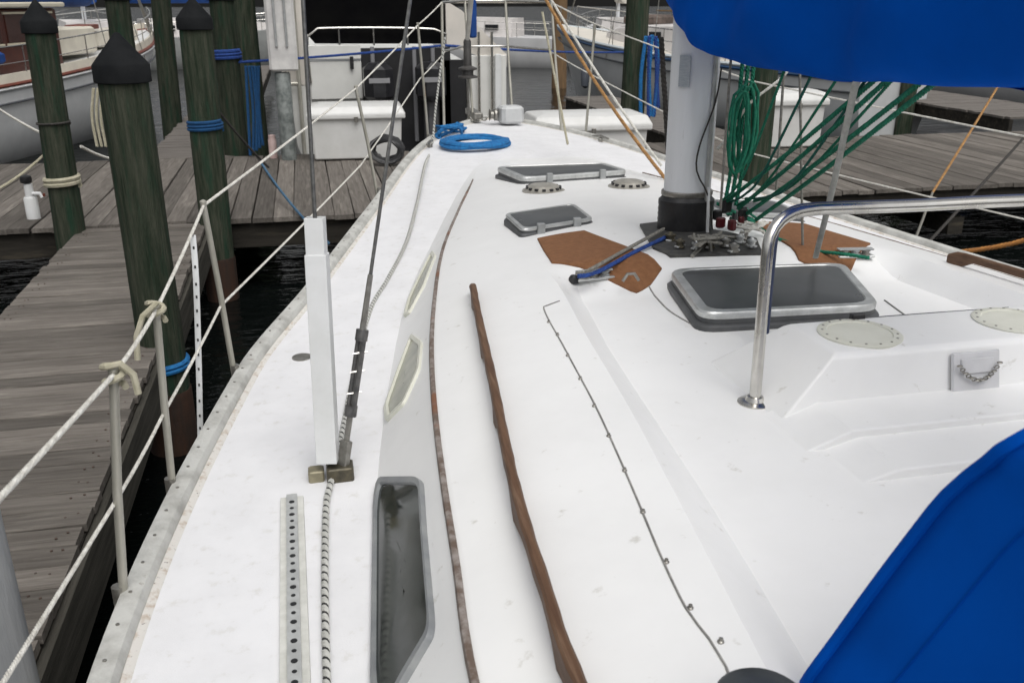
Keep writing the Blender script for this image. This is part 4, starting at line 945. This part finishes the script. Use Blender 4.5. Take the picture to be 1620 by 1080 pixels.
P_(MB().box((1.55, -.6, 1.0), (.16, .18, .62), 0, .05), 'fender', M('fender_slate', (.07, .08, .10), (.10, .11, .13), rough=.6, scale=5), k)
for i in range(4): P_(MB().tube([(1.1-.12*i, 3.6+.3*i, 2.75), (1.2-.1*i, 3.9+.3*i, 1.8)], .012, 6), 'shroud', steeldull, k, True)
# --- motor yacht, stern towards the dock
my = thing('motor_yacht', (1.36, 19.6, 0), 'white motor yacht lying stern to the dock under a black canvas enclosure', 'motor yacht')
w2 = 1.68
yb = M('yacht_white', (.70, .70, .67), (.62, .62, .59), rough=.4, scale=2)
rr = []
for y, w, zt in ((-5.2, w2*.93, 1.55), (-5.1, w2*.97, 1.58), (0, w2, 1.7), (3.5, w2*.8, 1.95), (5.2, w2*.3, 2.15), (5.7, .05, 2.25)):
    rr.append([(-w, y, zt), (-w*.97, y, .7), (-w*.85, y, .1), (-w*.5, y, -.4), (w*.5, y, -.4), (w*.85, y, .1), (w*.97, y, .7), (w, y, zt)])
P_(MB().loft(rr, True, True), 'hull', yb, my, True)
def ypan(x0, x1, z0, z1, name, m, y=-5.23, th=.05): return P_(MB().box(((x0+x1)/2-1.36, y, (z0+z1)/2), (x1-x0, th, z1-z0), 0, .012), name, m, my)
ypan(.10, .86, 1.36, 1.90, 'transom_locker', yb, -5.25, .08); ypan(.10, .86, 1.93, 2.13, 'coaming', yb, -5.26, .12)
ypan(-.30, .10, 1.56, 2.95, 'quarter_panel', M('yacht_cream', (.66, .62, .56), (.58, .55, .5), rough=.45, scale=3), -5.15, .1)
ypan(.86, 2.20, .55, 2.08, 'transom_door', M('black_door', (.012, .012, .013), (.02, .02, .022), rough=.35, scale=3), -5.24, .05)
for x in (1.0, 1.62, 1.9): ypan(x, x+.06, .7, 2.1, 'door_frame', M('yacht_grey', (.2, .2, .21), rough=.5), -5.275, .04)
ypan(2.45, 3.05, .35, 1.96, 'transom_corner', yb, -5.28, .10); ypan(2.86, 2.96, .4, 1.98, 'corner_post', pvc, -5.36, .06)
ypan(2.0, 2.44, .7, 1.9, 'dark_well', M('black_door', (.012, .012, .013)), -5.245, .04)
b = MB(); b.prism([(.78, -5.3, 2.74), (1.02, -5.3, 2.60), (1.70, -5.3, 1.97), (1.70, -5.3, 1.80), (.78, -5.3, 2.12)], (0, .08, 0)); P_(b, 'sloped_coaming', M('yacht_cream', (.6, .6, .6)), my)
b = MB(); b.loft([[(.05-1.36+.16, -5.25, 2.15), (2.15-1.36, -5.25, 2.13), (2.15-1.36, -1.0, 2.13), (.05-1.36+.16, -1.0, 2.15)], [(.05-1.36, -5.2, 2.35), (2.2-1.36, -5.2, 2.3), (2.2-1.36, -1, 2.3), (.05-1.36, -1, 2.35)], [(.05-1.36, -5.1, 3.4), (2.25-1.36, -5.1, 3.4), (2.25-1.36, -1, 3.4), (.05-1.36, -1, 3.4)]], True, True); P_(b, 'canvas_enclosure', blackcv, my)
P_(MB().box((-.25, -2.5, 3.45), (3.0, 5.0, .10), 0, .03), 'hardtop', M('yacht_grey', (.2, .2, .21)), my)
P_(MB().box((0, -5.6, .42), (3.0, .7, .08), 0, .03), 'swim_platform', M('yacht_grey', (.2, .2, .21)), my)
for x in (-1.58, -1.42): P_(MB().tube([(x, -5.3, .5), (x, -5.3, 3.3)], .03, 8), 'ladder_rail', stanm, my, True)
for z in (1.6, 1.9, 2.2, 2.5): P_(MB().tube([(-1.58, -5.3, z), (-1.42, -5.3, z)], .02, 6), 'ladder_rung', stanm, my, True)
P_(MB().box((.72-1.36, -5.32, 1.88), (.05, .06, .18), 0, .01), 'latch', blackm, my)
for i, x in enumerate((.95-1.36, 1.72-1.36)):
    ob = P_(MB().box((x+.12, -5.62, 1.62), (.42, .5, .55), 0, .12), 'outboard_cowl', M('engine_black', (.012, .012, .014), (.03, .03, .034), rough=.3, scale=4), my)
    P_(MB().box((x+.12, -5.55, .95), (.2, .28, .9), 0, .06), 'outboard_leg', M('engine_grey', (.05, .05, .055), (.09, .09, .095), rough=.4, scale=5), my)
    P_(MB().box((x+.12, -5.875, 1.66), (.3, .012, .07), 0, .003), 'cowl_band', M('engine_band', (.25, .25, .26), rough=.4), my)
P_(MB().tube(smoothpath([(-1.25, -5.3, 1.6), (-1.25, -5.3, 2.25), (-1.1, -5.3, 2.36), (.6, -5.3, 2.34), (.75, -5.3, 2.2)], .1), .018, 8), 'stern_rail', steel, my, True)
for x in (-.8, -.3, .2): P_(MB().tube([(x, -5.3, 2.12), (x, -5.3, 2.35)], .014, 7), 'rail_post', steel, my, True)
for x in (1.25, 1.45): P_(MB().tube([(x, -5.4, .5), (x, -5.4, 2.3)], .022, 8), 'boarding_ladder', steel, my, True)
# --- sloop on the right
hs_ = math.atan2(-.40, .92)
s = thing('sloop', (9.75, 22.6, 0), 'white sloop with a blue sheer stripe and small dark cabin windows', 'sailboat', None, -hs_)
h_, st = hull_part(s, 11.2, 3.5, 1.32, 2.02, M('sloop_hull', (.52, .53, .53), (.44, .45, .45), rough=.35, scale=1.2))
deck_part(s, st, M('sloop_deck', (.66, .62, .55), (.58, .55, .49), rough=.7, scale=3), .02); rubrail(s, st, M('sloop_stripe', (.02, .06, .14), (.03, .08, .17), rough=.5, scale=4), -.06, .04, 'sheer_stripe'); rubrail(s, st, M('pale_rail', (.55, .6, .62), rough=.5), .02, .04, 'toe_rail'); rubrail(s, st, M('thin_stripe', (.05, .055, .06), rough=.5), -.32, .022, 'stripe')
cw = M('sloop_cabin', (.68, .65, .63), (.6, .57, .55), rough=.5, scale=3)
b = MB(); rr = []
for y, w, zt in ((-3.6, 1.15, 2.15), (-3.4, 1.15, 2.2), (0, 1.2, 2.2), (2.2, .8, 2.1), (2.9, .55, 1.95)): rr.append([(-w, y, 1.3), (-w*.9, y, zt-.06), (-w*.8, y, zt), (w*.8, y, zt), (w*.9, y, zt-.06), (w, y, 1.3)])
P_(b.loft(rr, True, True), 'cabin', cw, s, True)
for y in (-2.6, -1.6, -.6, .4):
    for sg in (-1, 1): P_(MB().box((sg*1.125, y, 1.93), (.05, .42, .16), 0, .02), 'window', M('black_pane', (.015, .016, .018), rough=.2), s)
P_(MB().box((0, -3.8, 2.6), (2.3, 2.4, 1.0), 0, .15), 'cockpit_tent', M('white_tent', (.70, .68, .66), (.6, .58, .56), rough=.7, scale=4), s)
P_(MB().box((-.2, 1.6, 2.25), (.9, 1.1, .28), R(12), .1), 'deck_bag', M('brown_bag', (.17, .13, .11), (.1, .08, .07), rough=.9, scale=12), s)
P_(MB().tube([(0, .8, 1.5), (0, .8, 12)], .08, 12), 'mast', mastm, s, True); P_(MB().tube([(0, .7, 2.9), (0, -3.8, 2.9)], .2, 12), 'sail_cover', M('cream_cover', (.6, .57, .5), rough=.8), s, True)
rails(s, st, .6)
P_(MB().tube([(-1.0, .5, 2.5), (-.9, -3.4, 2.48)], .02, 6), 'boathook', tanpost, s, True)
# --- moored boats further off, seen only above and between the others
def faroff(x, y, rz, L, hue, label, cover):
    t = thing('moored_boat', (x, y, 0), label, 'sailboat', 'boats moored far off', rz)
    h_, st = hull_part(t, L, L*.3, 1.2, 1.8, hue); deck_part(t, st, cw)
    b = MB(); rr = []
    for yy, w, zt in ((-L*.3, 1.0, 2.0), (0, 1.1, 2.05), (L*.22, .6, 1.8)): rr.append([(-w, yy, 1.1), (-w*.85, yy, zt), (w*.85, yy, zt), (w, yy, 1.1)])
    P_(b.loft(rr, True, True), 'cabin', cw, t, False)
    for yy in (-.22, -.1, .02):
        for sg in (-1, 1): P_(MB().box((sg*1.0, yy*L, 1.65), (.12, .6, .2), 0, .02), 'window', MATS['black_pane'], t)
    P_(MB().tube([(0, .5, 1.4), (0, .5, 13)], .08, 8), 'mast', mastm, t, True); P_(MB().tube([(0, .4, 2.8), (0, -L*.38, 2.8)], .2, 10), 'sail_cover', cover, t, True); rails(t, st, .6, 3)
    return t
lw = M('far_hull', (.6, .6, .6), (.5, .5, .5), rough=.4, scale=1)
faroff(-8, 40, R(15), 11, lw, 'far white boat with blue cover moored beyond the ketch', canvas2)
faroff(-3.6, 44, R(-70), 10, fgrey, 'far grey hulled boat lying crosswise beyond the far finger dock', canvas2)
faroff(6.5, 43, R(60), 11, lw, 'far white boat lying crosswise beyond the motor yacht', MATS['cream_cover'])
faroff(13.5, 40, R(-15), 12, lw, 'far white boat with cream cover moored beyond the sloop', MATS['cream_cover'])
faroff(20.5, 26, R(5), 11, lw, 'white boat moored past the right hand finger dock', canvas2)
faroff(27, 36, R(-5), 11, lw, 'far white boat with blue cover beyond the right hand finger dock', canvas2)
faroff(-16, 34, R(5), 11, lw, 'far white boat moored away to port of the ketch', canvas2)

for t_, mx_, my_, w_ in ((k, 0, 1.4, 1.75), (s, 0, .8, 1.65)):
    for sg in (-1, 1):
        for yy in (my_-.9, my_, my_+.8): P_(MB().tube([(sg*w_, yy, 1.35), (0, my_, 10.5)], .010, 6), 'shroud', steeldull, t_, True)
    P_(MB().tube([(0, 5.3, 1.9), (0, my_, 11)], .02, 6), 'forestay', steeldull, t_, True)
for i in range(4): P_(MB().lathe((-1.72+.03*i, -3.6+2.0*i, .55), [(.03, 0), (.11, .06), (.12, .2), (.12, .5), (.08, .6), (.03, .66)], 12), 'fender', M('fender_slate', (.07, .08, .1)), s, True)
